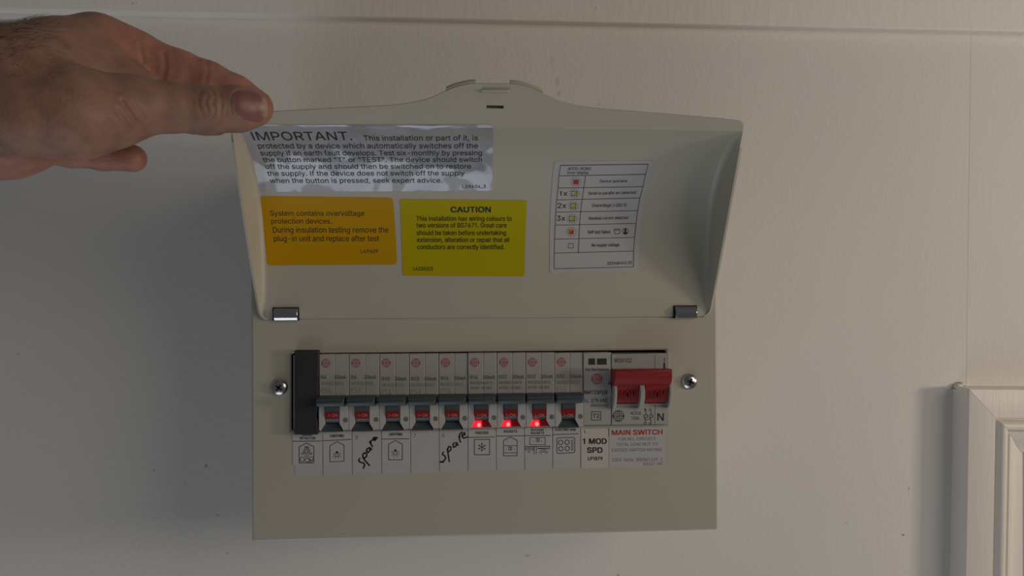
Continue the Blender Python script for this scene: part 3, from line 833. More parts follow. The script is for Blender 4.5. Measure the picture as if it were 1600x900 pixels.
sl0, sl1 = LID.inv(760, 169.5), LID.inv(787, 165)
cols = sorted(set([XL + 6 + i * (XR - XL - 12) / 70 for i in range(71)] + [sl0[0], sl1[0]] + [XL + q for q in (0.15, 0.5, 1, 1.7, 2.5, 3.5, 4.6)] + [XR - q for q in (0.15, 0.5, 1, 1.7, 2.5, 3.5, 4.6)]))
cols = [c for c in cols if not (sl0[0] < c < sl1[0])]
st = [133.0, 133.4, 134.2, 135.5, 137, 139] + [139 + (236 - 139) * (i / 40) for i in range(1, 41)]
rim0, rim1 = np.array([-1.5, 133.0]), np.array([-57.0, 236.0])
rd = (rim1 - rim0) / np.hypot(*(rim1 - rim0))
rows = []
for z in st:
    P = np.array([lid_y(z), z])
    n = np.array(lid_n(z))
    den = n[0] * rd[1] - n[1] * rd[0]
    w_ = rim0 - P
    d = max(0.0, (w_[0] * rd[1] - w_[1] * rd[0]) / den)
    s = z - 133.0
    ins = 0.0
    if s < 5.5:
        ins = 5.5 - math.sqrt(max(0, 5.5**2 - (5.5 - s)**2))
    r = min(3.2, d * 0.7)
    sec = [(XL + ins, d), (XL + ins + 0.5 * min(1, d / 8), r + (d - r) * 0.5)]
    bx = XL + ins + 1.2 * min(1, d / 8)
    for j in range(6):
        a = math.pi / 2 * j / 5
        sec.append((bx + r * (1 - math.cos(a)), r * (1 - math.sin(a))))
    left = sec
    right = [(XL + XR - x, h) for x, h in left][::-1]
    mid = [(min(max(c, bx + r), XL + XR - bx - r), 0.0) for c in cols]
    rows.append([(x, P[0] + n[0] * h, P[1] + n[1] * h) for x, h in left + mid + right])
nc = len(rows[0])
V = [p for row in rows for p in row]
F = [(j * nc + i, j * nc + i + 1, (j + 1) * nc + i + 1, (j + 1) * nc + i) for j in range(len(rows) - 1) for i in range(nc - 1)]
# lip above the fold
last = rows[-1]
fr = [0.0, (sl0[1] - 236) / BUMP, (sl1[1] - 236) / BUMP, 0.85, 1.0]
base = (len(rows) - 1) * nc
grid = [[base + i for i in range(nc)]]
for t in fr[1:]:
    idx = []
    for i in range(nc):
        x = last[i][0]
        z = 236 + edge_h(x) * t
        idx.append(len(V))
        V.append((x, lid_y(z), z))
    grid.append(idx)
for j in range(len(grid) - 1):
    for i in range(nc - 1):
        xm = 0.5 * (last[i][0] + last[i + 1][0])
        if j == 1 and sl0[0] < xm < sl1[0]:
            continue
        F.append((grid[j][i], grid[j][i + 1], grid[j + 1][i + 1], grid[j + 1][i]))
mb = MB()
mb.add(V, F)
lid = mb.build('lid', M['cream'], unit, smooth=True, fix=False)
bm = bmesh.new()
bm.from_mesh(lid.data)
bmesh.ops.remove_doubles(bm, verts=bm.verts, dist=1e-6)
bm.to_mesh(lid.data)
bm.free()
lid.data.set_sharp_from_angle(angle=math.radians(32))
so = lid.modifiers.new('thickness', 'SOLIDIFY')
so.thickness = 1.3 * MM
so.offset = -1
dg = bpy.context.evaluated_depsgraph_get()
dg.update()
solid = bpy.data.meshes.new_from_object(lid.evaluated_get(dg))
lid.modifiers.clear()
lid.data = solid
solid.name = 'lid'
solid.set_sharp_from_angle(angle=math.radians(32))
# slot back, catch and grip rims
mb = MB()
q = [LID.pos(a, b, -3.2) for a, b in ((sl0[0] - 1, sl0[1] - 1), (sl1[0] + 1, sl0[1] - 1), (sl1[0] + 1, sl1[1] + 1), (sl0[0] - 1, sl1[1] + 1))]
q2 = [LID.pos(a, b, -1.25) for a, b in ((sl0[0] - 1, sl0[1] - 1), (sl1[0] + 1, sl0[1] - 1), (sl1[0] + 1, sl1[1] + 1), (sl0[0] - 1, sl1[1] + 1))]
mb.add(q + q2, [(0, 1, 2, 3), (0, 4, 5, 1), (1, 5, 6, 2), (2, 6, 7, 3), (3, 7, 4, 0)])
o = mb.build('slot_housing', M['cream'], lid)
mb = MB()
c0, c1 = LID.inv(752, 143), LID.inv(796, 139.5)
V = [LID.pos(a, b, h) for h in (-0.3, 1.3) for a, b in ((c0[0], c0[1]), (c1[0], c0[1]), (c1[0], c1[1]), (c0[0], c1[1]))]
mb.add(V, [(0, 1, 2, 3), (4, 5, 6, 7), (0, 1, 5, 4), (1, 2, 6, 5), (2, 3, 7, 6), (3, 0, 4, 7)])
mb.build('catch', M['cream'], lid, bevel=0.4)
for x0, x1 in ((LID.inv(697, 146)[0], LID.inv(744, 131)[0]), (LID.inv(797, 131)[0], LID.inv(849, 147)[0])):
    mb = MB()
    n = 16
    V = []
    for i in range(n + 1):
        x = x0 + (x1 - x0) * i / n
        z = 236 + edge_h(x)
        for dz, h in ((-0.6, -0.6), (0.9, -0.6), (1.2, -3.5), (0.2, -4.0), (-0.6, -3.5)):
            V.append(LID.pos(x, z + dz * 1.0, h))
    F = [(i * 5 + j, i * 5 + (j + 1) % 5, (i + 1) * 5 + (j + 1) % 5, (i + 1) * 5 + j) for i in range(n) for j in range(5)]
    F += [tuple(range(5)), tuple(range(n * 5, n * 5 + 5))[::-1]]
    mb.add(V, F)
    mb.build('grip_rim', M['cream'], lid, bevel=0.2)

# chrome hinge clips
for xa_, xb_ in ((430, 467), (1053, 1086)):
    a = at(xa_, 490, 0)[0]
    b = at(xb_, 490, 0)[0]
    zc = 132.2
    prof = [(-0.2, zc), (-2.6, zc - 0.3), (-3.6, zc + 0.6), (-4.1, zc + 2.2), (-4.3, zc + 4.0), (-3.7, zc + 5.4), (-3.2, zc + 6.8), (-2.0, zc + 6.9), (-2.3, zc + 5.2), (-2.6, zc + 2.4), (-0.2, zc + 1.0)]
    mb = MB()
    mb.prism_x(prof[::-1], a, b)
    o = mb.build('hinge_clip', M['chrome'], unit, bevel=0.25)
    mb = MB()
    mb.box(a - 0.9, b + 0.5, -2.5, -0.1, zc - 0.2, zc + 7.6)
    mb.build('clip_gap_shade', M['inside'], o)  # black box stands in for the shaded gap round the clip

# ------------------------------------------------------------------ modules in the opening
FACE = -3.0
DIV = [498.5, 545.3, 593.0, 639.3, 685.5, 731.0, 776.5, 821.3, 866.5, 911.0, 955.0]
FLAT = Flat(FACE)


def xm(px, y=FACE):
    return at(px, 600, y)[0]


def zm(py, px=520, y=FACE):
    return at(px, py, y)[2]


def globe(surf, x, y, r, ink, parent, name='emblem', paper='module'):
    mb = MB()
    fill(mb, surf, circ(x, y, r, 28), 0.06)
    o = mb.build(name, M[ink], parent)
    mb = MB()
    for dx in (-0.62, -0.32, 0, 0.32, 0.62):
        hh = math.sqrt(1 - dx * dx) * 0.92
        for s in (-1, 1):
            stroke(mb, surf, [(x + dx * r, y + s * r * 0.32), (x + dx * r * 1.05, y + s * r * hh)], r * 0.10, 0.10)
    for dy in (-0.58, -0.30, 0.30, 0.58):
        hw = math.sqrt(1 - dy * dy) * 0.92
        stroke(mb, surf, [(x - hw * r, y + dy * r), (x + hw * r, y + dy * r)], r * 0.10, 0.12)
    text(mb, surf, 'WYLEX', x - 0.74 * r, y + 0.2 * r, x + 0.74 * r, r * 0.4, off=0.14, bold=0.08)
    mb.build('emblem_lines', M[paper], o)
    return o


BREAKERS = [
    ('B6', 'NHXS1B06', None, 592, 'first breaker from the left, marked B6, beside the black strip above a LIGHTING sticker'),
    ('B6', 'NHXS1B06', None, 592, 'breaker marked B6 above the number 9 and a handwritten spare'),
    ('B10', 'NHXS1B10', None, 594.5, 'breaker marked B10 above the second LIGHTING sticker'),
    ('B10', 'NHXS1B10', None, 594.5, 'breaker marked B10 above the blank space numbered 7'),
    ('B16', 'NHXS1B16', None, 593.5, 'breaker marked B16 above the number 6 and a handwritten spare'),
    ('B16', 'NXSB16AFD', 'AFDD-RCBO', 592, 'breaker with a red glowing lamp above the FREEZER sticker'),
    ('B32', 'NXSB32AFD', 'AFDD-RCBO', 591.5, 'breaker with a red glowing lamp above the plain SOCKETS sticker'),
    ('B32', 'NXSB32AFD', 'AFDD-RCBO', 591, 'breaker with a red glowing lamp above the KITCHEN SOCKETS sticker'),
    ('B32', 'NHXS1B32', None, 590.5, 'unlit breaker marked B32 above the hob sticker, beside the surge protector'),
]
Z0 = OZ0 + 0.5
ZTOG = zm(634)                                   # under the toggle bar
for k_, (amp, code, code2, base_y, label) in enumerate(BREAKERS):
    L, R_ = xm(DIV[k_]) + 0.12, xm(DIV[k_ + 1]) - 0.12
    mid = 0.5 * (L + R_)
    cxm = xm(DIV[k_] + 21.0)                      # middle of the toggle
    afd = code2 is not None
    t = thing('circuit_breaker', label, 'circuit breaker', (mid, 40, Z0), 'row of circuit breakers in the consumer unit')
    ztop = zm(553.0 - 0.0055 * (DIV[k_] - 500), DIV[k_]) - (0 if afd else 0.25)
    fy = FACE - (0.5 if afd else 0.0)
    # body: upper block in two halves with a groove, lower shoulders around the toggle well
    g = mid + 0.6
    m_ = MB()
    for a, b in ((L, g - 0.05), (g + 0.05, R_)):
        m_.box(a, b, fy, 38, ZTOG + 1, ztop)
    m_.box(g - 0.3, g + 0.3, fy + 0.14, 30, ZTOG + 1, ztop - 0.4)
    m_.build('housing', M['module'], t, bevel=0.3)
    m_ = MB()
    hw, hb = 4.25, 6.9
    zk, zl = zm(661.5), zm(674)
    ys = FACE - 1.6
    m_.prism_y([(L, Z0), (cxm - hb, Z0), (cxm - hb, zl + 0.2), (cxm - hw, zk), (cxm - hw, ZTOG + 1.4), (L, ZTOG + 1.4)], ys, 36)
    m_.prism_y([(R_, Z0), (R_, ZTOG + 1.4), (cxm + hw, ZTOG + 1.4), (cxm + hw, zk), (cxm + hb, zl + 0.2), (cxm + hb, Z0)], ys, 36)
    m_.build('shoulder', M['module_white'], t, bevel=0.35)
    # well behind the toggle
    m_ = MB()
    m_.box(L + 1, R_ - 1, 8, 30, Z0 + 0.5, ZTOG)
    m_.build('toggle_well', M['inside'], t)
    # toggle: bar with a stepped front on a curved stem that carries a red band
    bar0, bar1 = cxm - 8.0, cxm + 8.0
    zb0, zb1 = zm(635.5, 520, -11), zm(621.5, 520, -11)
    m_ = MB()
    m_.prism_x([(FACE + 1.5, zb1 + 0.3), (FACE - 4.6, zb1 + 0.4), (FACE - 8.2, zb1 - 0.6), (FACE - 8.6, zb1 - 2.0), (FACE - 8.4, zb0 + 1.2), (FACE - 7.2, zb0), (FACE - 3, zb0 - 0.6), (FACE + 1.5, zb0 - 0.6)][::-1], bar0, bar1)
    m_.prism_x([(FACE - 8.4, zb1 - 2.3), (FACE - 9.0, zb1 - 2.6), (FACE - 9.0, zb1 - 3.4), (FACE - 8.4, zb1 - 3.7)][::-1], bar0 + 0.4, bar1 - 0.4)
    tog = m_.build('toggle', M['toggle'], t, bevel=0.55)
    m_ = MB()
    zs_ = [zb0 + 0.5, zm(641), zm(648), zm(655), zm(661.3)]
    yy = [FACE - 3.2, FACE - 2.7, FACE - 2.2, FACE - 1.2, FACE + 0.8]
    prof = list(zip(yy, zs_)) + [(8, zs_[-1]), (8, zs_[0])]
    m_.prism_x(prof, cxm - 4.05, cxm + 4.05)
    m_.build('toggle_stem', M['toggle'], tog, bevel=0.2)
    m_ = MB()
    za_, zb_ = zm(642.5), zm(654.5)

    def stem_y(z):
        return float(np.interp(-z, [-q for q in zs_], yy))
    zz = np.linspace(za_, zb_, 7)
    V = []
    for z in zz:
        V += [(cxm - 4.06, stem_y(z) - 0.12, z), (cxm + 4.06, stem_y(z) - 0.12, z)]
    m_.add(V, [(2 * i, 2 * i + 2, 2 * i + 3, 2 * i + 1) for i in range(6)])
    band = m_.build('red_band', M['band'], tog)
    m_ = MB()
    s_ = Flat(stem_y(0.5 * (za_ + zb_)) - 0.3)
    text(m_, s_, 'I-ON', DIV[k_] + 15.0, 651.0, DIV[k_] + 28.5, 4.6, off=0.1, bold=0.03)
    m_.build('lettering', M['ink_white'], tog)
    # apron under the toggle: dark slope, or the lit lens
    V = [(cxm - hw, FACE + 1.2, zk - 0.3), (cxm + hw, FACE + 1.2, zk - 0.3), (cxm + hb - 0.2, FACE - 1.3, zl), (cxm - hb + 0.2, FACE - 1.3, zl),
         (cxm - hw, 10, zk - 0.3), (cxm + hw, 10, zk - 0.3), (cxm + hb - 0.2, 10, zl), (cxm - hb + 0.2, 10, zl)]
    FB = [(0, 3, 2, 1), (4, 5, 6, 7), (0, 1, 5, 4), (1, 2, 6, 5), (2, 3, 7, 6), (3, 0, 4, 7)]
    m_ = MB()
    if afd:
        md = 0.12
        a_ = [(cxm - hw, FACE + 1.2, zk + 0.6), (cxm + md, FACE + 1.2, zk + 0.6), (cxm + md + 0.3, FACE - 1.2, zl + 1.0), (cxm - hb + 0.4, FACE - 1.2, zl + 1.0)]
        b_ = [(cxm + md, FACE + 1.2, zk + 0.6), (cxm + hw, FACE + 1.2, zk + 0.6), (cxm + hb - 0.4, FACE - 1.2, zl + 1.0), (cxm + md + 0.3, FACE - 1.2, zl + 1.0)]
        m_.add(b_ + [(x, 10, z) for x, y, z in b_], FB)
        lens = m_.build('indicator_lens', M['lens'], t)
        m_ = MB()
        m_.add(a_ + [(x, 10, z) for x, y, z in a_], FB)
        o = m_.build('lit_lens', M['lens_hot'], t)
        o['label'] = 'half of the lens that glows brightest'
        m_ = MB()
        zc_ = 0.45 * zk + 0.55 * zl + 0.5
        m_.disc_y(cxm - 1.5, zc_, FACE - 1.6, FACE + 1, 1.1, 14)
        m_.build('lamp', M['led'], o, bevel=0.3)
        m_ = MB()
        m_.box(cxm - hb + 0.3, cxm + hb - 0.3, FACE - 1.3, 10, Z0 + 0.2, zl + 0.9)
        m_.build('sill', M['module'], t, bevel=0.2)
    else:
        m_.add(V, FB)
        m_.build('toggle_apron', M['toggle'], t, bevel=0.15)
    # rivet in the right shoulder
    m_ = MB()
    zr = zm(656)
    m_.disc_y(R_ - 1.75, zr, ys - 0.12, ys + 1, 1.65, 18)
    m_.build('rivet', M['rivet'], t, bevel=0.4)
    # print
    S = Flat(fy)
    lx = DIV[k_]
    globe(S, lx + 10.6, 567.7 - 0.0055 * (lx - 498), 7.0, 'ink_red', t)
    m_ = MB()
    text(m_, S, amp, lx + 3.5, base_y, lx + (11.5 if len(amp) == 2 else 15.5), 5.6, bold=0.08)
    text(m_, S, '30mA', lx + 24, base_y, lx + 42.5, 5.6, bold=0.08)
    m_.build('lettering', M['ink_grey'], t)
    m_ = MB()
    dy = 9.6 if not afd else 8.4
    text(m_, S, code, lx + 3.5, base_y + dy, lx + 38.5, 5.4 if not afd else 4.4, bold=0)
    if afd:
        text(m_, S, code2, lx + 3.5, base_y + 16.2, lx + 37, 4.2, bold=0)
    else:
        bx, by = lx + 4, base_y + 14
        stroke(m_, S, [(bx, by), (bx + 13, by), (bx + 13, by + 7.5), (bx, by + 7.5)], 0.6, closed=True)
        stroke(m_, S, [(bx + 2, by + 2), (bx + 5, by + 2), (bx + 8, by + 5), (bx + 11, by + 5)], 0.6)
    m_.build('small_lettering', M['ink_faint' if not afd else 'ink_grey'], t)

# ---- surge protector
L, R_ = xm(DIV[9]) + 0.12, xm(DIV[10]) - 0.12
t = thing('surge_protector', 'narrow grey surge protector marked T2 between the last breaker and the red main switch', 'surge protector', ((L + R_) / 2, 40, Z0))
m_ = MB()
sy_ = FACE - 0.6
m_.prism_x([(38, Z0 + 0.3), (sy_, Z0 + 0.3), (sy_, zm(551, 930)), (38, zm(551, 930))][::-1], L, R_)
m_.build('housing', M['module'], t, bevel=0.4)
m_ = MB()
m_.prism_y([(R_ - 2.2, zm(618, 930)), (R_ + 0.02, zm(618, 930)), (R_ + 0.02, zm(608, 930)), (R_ - 0.5, zm(600, 930)), (R_ - 2.2, zm(600, 930))], sy_ - 1.2, sy_ + 2)
m_.build('release_latch', M['module'], t, bevel=0.3)
S = Flat(sy_)
for a, b in ((919.5, 930), (933, 948)):
    p, q = S.inv(a, 570), S.inv(b, 560)
    m_ = MB()
    m_.box(p[0], q[0], sy_ - 0.15, sy_ + 1, p[1], q[1])
    m_.build('status_window', M['glass_dark'], t, bevel=0.1)
globe(S, 932.5, 592.3, 8.6, 'ink_red', t)
m_ = MB()
text(m_, S, 'Any Red Replace', 914.5, 579.3, 951, 4.0, bold=0.03)
text(m_, S, 'NMT2SPD/P', 913, 615.8, 950.5, 5.6, bold=0.03)
text(m_, S, 'U', 913, 628.3, 917, 5.2)
text(m_, S, 'c', 917.4, 629.3, 919, 3.4)
text(m_, S, '275 VAC', 924, 628.3, 949.5, 5.4, bold=0.03)
text(m_, S, '(50/60 Hz)', 923, 635.6, 950, 4.2)
text(m_, S, 'T2', 926.5, 653.0, 936.5, 6.6, bold=0.03)
stroke(m_, S, [(924.2, 643.3), (938.8, 643.3), (938.8, 656.3), (924.2, 656.3)], 0.9, closed=True)
m_.build('lettering', M['ink'], t)

# ---- main switch
L, R_ = xm(DIV[10]) + 0.15, xm(1045.2)
t = thing('main_switch', 'grey main switch with a wide red toggle at the right end of the row', 'switch', ((L + R_) / 2, 40, Z0))
ms = FACE - 1.0
m_ = MB()
zt_, zw1, zw0 = zm(552.5, 1000), zm(600, 1000), zm(635, 1000)
m_.box(L, R_, ms, 38, zw1, zt_)
m_.box(L, R_, ms, 38, Z0 + 0.3, zw0)
m_.box(L, L + 0.9, ms, 38, zw0, zw1)
m_.box(R_ - 0.9, R_, ms, 38, zw0, zw1)
m_.box(L + 0.9, R_ - 0.9, ms + 5, 38, zw0, zw1)
m_.box(L + 0.9, R_ - 0.9, ms + 0.3, 38, zw0 - 0.5, zw0 + 2.0)
m_.build('housing', M['module'], t, bevel=0.3)
# three curved cheeks around the toggle
for a, b, pr in ((L + 0.1, L + 1.9, 7.0), (xm(999.5, -10), xm(1006.5, -10), 8.5), (R_ - 1.7, R_ - 0.1, 7.0)):
    m_ = MB()
    zA, zB = zm(590, 1000), zm(637, 1000)
    n = 10
    prof = [(ms + 3, zB), (ms + 3, zA)]
    for i in range(n + 1):
        u = i / n
        prof.append((ms - pr * math.sin(math.pi * (0.12 + 0.80 * u))**0.8, zA + (zB - zA) * u))
    m_.prism_x(prof, a, b)
    m_.build('cheek', M['module'], t, bevel=0.3)
# the red toggle
m_ = MB()
by = -15.0
ta, tb = at(961, 590, by)[0], at(1051, 590, by)[0]
z1_, z0_ = at(1000, 577.5, by)[2], at(1000, 602, by)[2]
m_.prism_x([(ms + 2, z1_ - 0.8), (by + 1.2, z1_), (by, z1_ - 0.6), (by + 0.2, z1_ - 5.0), (by + 1.2, z0_ + 2.0), (by + 3.4, z0_ - 0.4), (ms - 3, z0_ - 1.5), (ms + 2, z0_ - 1.5)][::-1], ta, tb)
tog = m_.build('toggle', M['toggle_red'], t, bevel=0.5)
for a, b, tx in ((961.5, 998.5, (970, 992)), (1007, 1045, (1017, 1038))):
    xa_, xb_ = at(a, 615, ms - 4)[0], at(b, 615, ms - 4)[0]
    zA, zB = at(1000, 600, ms - 5)[2], at(1000, 629.5, ms - 3)[2]
    m_ = MB()
    m_.prism_x([(ms + 4, zA), (ms - 6.0, zA), (ms - 5.4, zA - 3), (ms - 4.4, 0.5 * (zA + zB)), (ms - 3.2, zB + 1), (ms - 2.6, zB), (ms + 4, zB)][::-1], xa_, xb_)
    w_ = m_.build('toggle_face', M['toggle_red'], tog, bevel=0.4)
    # raised legend
    m_ = MB()
    S = Flat(ms - 5.0)
    v0 = len(m_.v)
    text(m_, S, 'I ON', tx[0], 623, tx[1], 13, off=0.35, bold=0)
    o = m_.build('raised_legend', M['toggle_red'], tog)
    sm = o.modifiers.new('thickness', 'SOLIDIFY')
    sm.thickness = 1.2 * MM
    sm.offset = 0
S = Flat(ms)
globe(S, 966.3, 650, 9.2, 'ink', t)
m_ = MB()
text(m_, S, 'WSX102', 959.5, 566.3, 987, 6.4)
text(m_, S, 'AC22A', 985, 648, 1001.5, 4.8)
text(m_, S, '100A', 987, 655.8, 999, 4.8)
text(m_, S, 'N', 1027.5, 657.3, 1037, 11.5, bold=0.03)
m_.build('lettering', M['ink'], t)
m_ = MB()
for x in (1009.2, 1017.4):
    stroke(m_, S, [(x, 638.5), (x, 646.5)], 0.8)
    stroke(m_, S, circ(x, 650.2, 2.6, 14), 0.9, closed=True)
    stroke(m_, S, [(x - 2.2, 653.5), (x - 0.2, 657), (x, 664)], 0.9)
stroke(m_, S, [(1007.5, 655.3), (1017, 655.3)], 0.6)
for c, x, y in (('1', 1006, 642.5), ('3', 1013.6, 642.5), ('2', 1005.2, 664), ('4', 1013.8, 664)):
    text(m_, S, c, x, y, x + 2.2, 4.6)
stroke(m_, S, [(1023.3, 633), (1023.3, 664)], 0.5)
stroke(m_, S, [(1023.3, 555), (1023.3, 575.5)], 0.4)
m_.build('wiring_diagram', M['ink'], t)
m_ = MB()
stroke(m_, S, [(1038.3, 560), (1038.3, 564)], 0.9)
stroke(m_, S, [(1038, 568.5), (1038, 576)], 2.6)
stroke(m_, S, [(1038, 566), (1038, 569)], 1.2)
m_.build('contact_mark', M['ink'], t)

# ---- black strip over the unused left end
t = thing('blanking_strip', 'black strip covering the unused left end of the breaker row', 'blanking strip', (xm(478), 2, zm(679)))
m_ = MB()
y0 = FACE - 1.6
OUT = [(460, 547.5), (498, 547.5), (498, 560), (497.2, 600), (497, 628), (495.5, 634), (495.8, 641), (494, 648), (494.3, 653), (495.8, 656), (496.2, 663), (497, 672), (496.5, 679), (478, 679.5), (460, 679)]
m_.prism_y([tuple(at(px, py, y0)[[0, 2]]) for px, py in OUT][::-1], y0, -0.15)
m_.build('strip', M['black'], t, bevel=0.3)
m_ = MB()
m_.box(xm(457.5, -0.5), xm(496), 0.5, 30, OZ0 + 0.6, OZ1 - 0.8)
m_.build('blank_module', M['module'], t, bevel=0.3)

# ------------------------------------------------------------------ circuit labels under the breakers
PL = Flat(0.0)
t = thing('label_strip', 'long white paper strip of numbered circuit spaces under the breakers', 'label', (at(750, 740, 0)[0], 0, at(750, 740, 0)[2]))
strip_sheet = sheet('strip_paper', PL, [(459.5, 675), (951, 671.5), (951, 730.8), (461.5, 743)], M['paper'], t, 0.16, 0.02, 8, 3)
m_ = MB()
ks = dict(off=0.24)
for x, a, b in ((504.6, 680, 743), (550.4, 673, 741), (596.4, 672, 739.5), (641.8, 671, 738), (686.5, 670, 736.5), (731.3, 670, 735.5), (775.6, 669, 734), (819.7, 669, 733), (863.5, 669, 732), (907, 669, 731)):
    stroke(m_, PL, [(x, a), (x + 0.3, b)], 0.9, **ks)
text(m_, PL, '9', 555.2, 687.2, 559.6, 6.6, **ks)
text(m_, PL, '7', 645.8, 684, 650, 6.8, **ks)
text(m_, PL, '6', 690.3, 683.2, 694.8, 6.8, **ks)
m_.build('lettering', M['ink_grey'], t)


def tr(ox, oy, pts):
    return [(ox + x / 7.273, oy + y / 7.273) for x, y in pts]


m_ = MB()
hw_ = dict(off=0.30)
for pts in ([(890, 482), (876, 505), (895, 525), (930, 532), (946, 555), (930, 594)],
            [(925, 470), (958, 515), (1000, 562)], [(930, 478), (922, 445), (940, 418), (968, 425), (968, 455), (940, 480)],
            [(1002, 358), (975, 372), (966, 400), (984, 415), (1008, 388), (1005, 360), (1026, 382)],
            [(1000, 292), (1018, 318), (1034, 348)], [(1014, 312), (1014, 285), (1034, 272)],
            [(1038, 268), (1066, 262), (1070, 242), (1046, 246), (1042, 270), (1062, 278), (1090, 242)]):
    stroke(m_, PL, tr(440, 650, pts), 2.1, **hw_)
m_.build('handwriting', M['marker'], t)
m_ = MB()
for pts in ([(385, 408), (372, 432), (400, 452), (412, 480), (388, 512), (345, 524), (385, 524)],
            [(430, 372), (440, 440), (452, 518)], [(432, 392), (445, 345), (470, 352), (470, 385), (446, 405)],
            [(520, 300), (496, 318), (498, 355), (522, 348), (540, 300), (540, 330), (556, 330)],
            [(560, 225), (568, 262), (580, 298)], [(566, 250), (572, 205), (596, 180)],
            [(598, 225), (630, 212), (628, 188), (602, 200), (596, 235), (618, 252), (662, 236)]):
    stroke(m_, PL, tr(640, 650, pts), 1.9, **hw_)
m_.build('handwriting', M['marker'], t)


def circuit_label(label, corners, lines, pict, rule=None, mname='sticker', ink='ink_grey', thick=0.14):
    c = at(*corners[3], 0)
    t = thing('circuit_label', label, 'label', (c[0], 0, c[2]))
    sheet('sticker_sheet', PL, corners, M[mname], t, thick, 0.19, 4, 3)
    o_ = 0.19 + thick + 0.06
    m_ = MB()
    for body, x0, y0, x1, cap in lines:
        text(m_, PL, body, x0, y0, x1, cap, off=o_, bold=0.10 if cap < 8 else 0.12)
    m_.build('lettering', M['ink'], t)
    m_ = MB()
    if rule:
        stroke(m_, PL, rule, 1.0, off=o_)
    pict(m_, o_)
    m_.build('pictogram', M['ink'], t)
    return t


def house(m, o, x0, x1, apex, eave, bot, w=0.95, tilt=0.0):
    stroke(m, PL, [(x0, eave + tilt), ((x0 + x1) / 2, apex), (x1, eave - tilt), (x1, bot - tilt), (x0, bot + tilt)], w, off=o, closed=True)


def bulb(m, o, x, y):
    stroke(m, PL, circ(x, y, 3.4, 14), 0.8, off=o, closed=True)
    stroke(m, PL, [(x, y - 5), (x, y - 2.6)], 2.0, off=o)
    stroke(m, PL, [(x, y - 1.5), (x, y + 1.3)], 0.6, off=o)
    stroke(m, PL, [(x - 1.8, y - 4.3), (x + 1.8, y - 4.3)], 0.8, off=o)
    for a in (-150, -115, -65, -30, 15, 165):
        ca, sa = math.cos(math.radians(a)), math.sin(math.radians(a))
        stroke(m, PL, [(x + 5.0 * ca, y - 5.0 * sa), (x + 6.8 * ca, y - 6.8 * sa)], 0.7, off=o)


def p_smoke(m, o):
    house(m, o, 467.8, 490.6, 692, 698, 723)
    stroke(m, PL, circ(479.5, 704.5, 4.6, 16), 0.9, off=o, closed=True)
    stroke(m, PL, circ(479.5, 704.5, 2.4, 12), 0.8, off=o, closed=True)
    stroke(m, PL, [(476.5, 698.3), (482.5, 698.3)], 1.4, off=o)
    for s in (-1, 1):
        stroke(m, PL, circ(479.5 + s * 6.5, 708.5, 1.6, 8), 0.7, off=o, closed=True)
    for x, y, r in ((472.5, 717.5, 3.6), (480.5, 719, 3.4), (487, 716.5, 3.0), (486, 720.5, 2.2)):
        stroke(m, PL, circ(x, y, r, 12), 0.7, off=o, closed=True)
    for x in (477.5, 480, 482.5):
        stroke(m, PL, [(x, 710.5), (x - 0.6, 712.5), (x + 0.5, 714.5)], 0.6, off=o)


def p_light1(m, o):
    house(m, o, 515.6, 537.8, 690, 696, 721, tilt=0.5)
    bulb(m, o, 526.8, 710.3)


def p_light2(m, o):
    house(m, o, 607.2, 628.8, 688, 694, 718.3)
    bulb(m, o, 617.8, 707.3)


def p_freeze(m, o):
    stroke(m, PL, [(741.2, 686.6), (765, 686.4), (765, 710.3), (741.2, 710.4)], 1.0, off=o, closed=True)
    for a in range(0, 360, 60):
        ca, sa = math.cos(math.radians(a + 30)), math.sin(math.radians(a + 30))
        x, y = 753, 698.5
        stroke(m, PL, [(x, y), (x + 6.6 * ca, y - 6.6 * sa)], 0.8, off=o)
        for b in (-35, 35):
            cb, sb = math.cos(math.radians(a + 30 + b)), math.sin(math.radians(a + 30 + b))
            stroke(m, PL, [(x + 3.6 * ca, y - 3.6 * sa), (x + 3.6 * ca + 2.2 * cb, y - 3.6 * sa - 2.2 * sb)], 0.6, off=o)


def socket(m, o, x, y):
    stroke(m, PL, [(x - 2.3, y - 2.3), (x + 2.3, y - 2.3), (x + 2.3, y + 2.3), (x - 2.3, y + 2.3)], 0.8, off=o, closed=True)
    stroke(m, PL, [(x, y - 1.6), (x, y + 1.6)], 0.8, off=o)


def p_sock(m, o):
    house(m, o, 786.8, 808, 682.6, 688, 712)
    stroke(m, PL, [(786.8, 696.3), (808, 696.3)], 0.8, off=o)
    stroke(m, PL, [(786.8, 707.4), (808, 707.4)], 0.8, off=o)
    socket(m, o, 797.3, 700.6)
    for x in (791, 803.5):
        stroke(m, PL, [(x, 701), (x, 702)], 0.8, off=o)


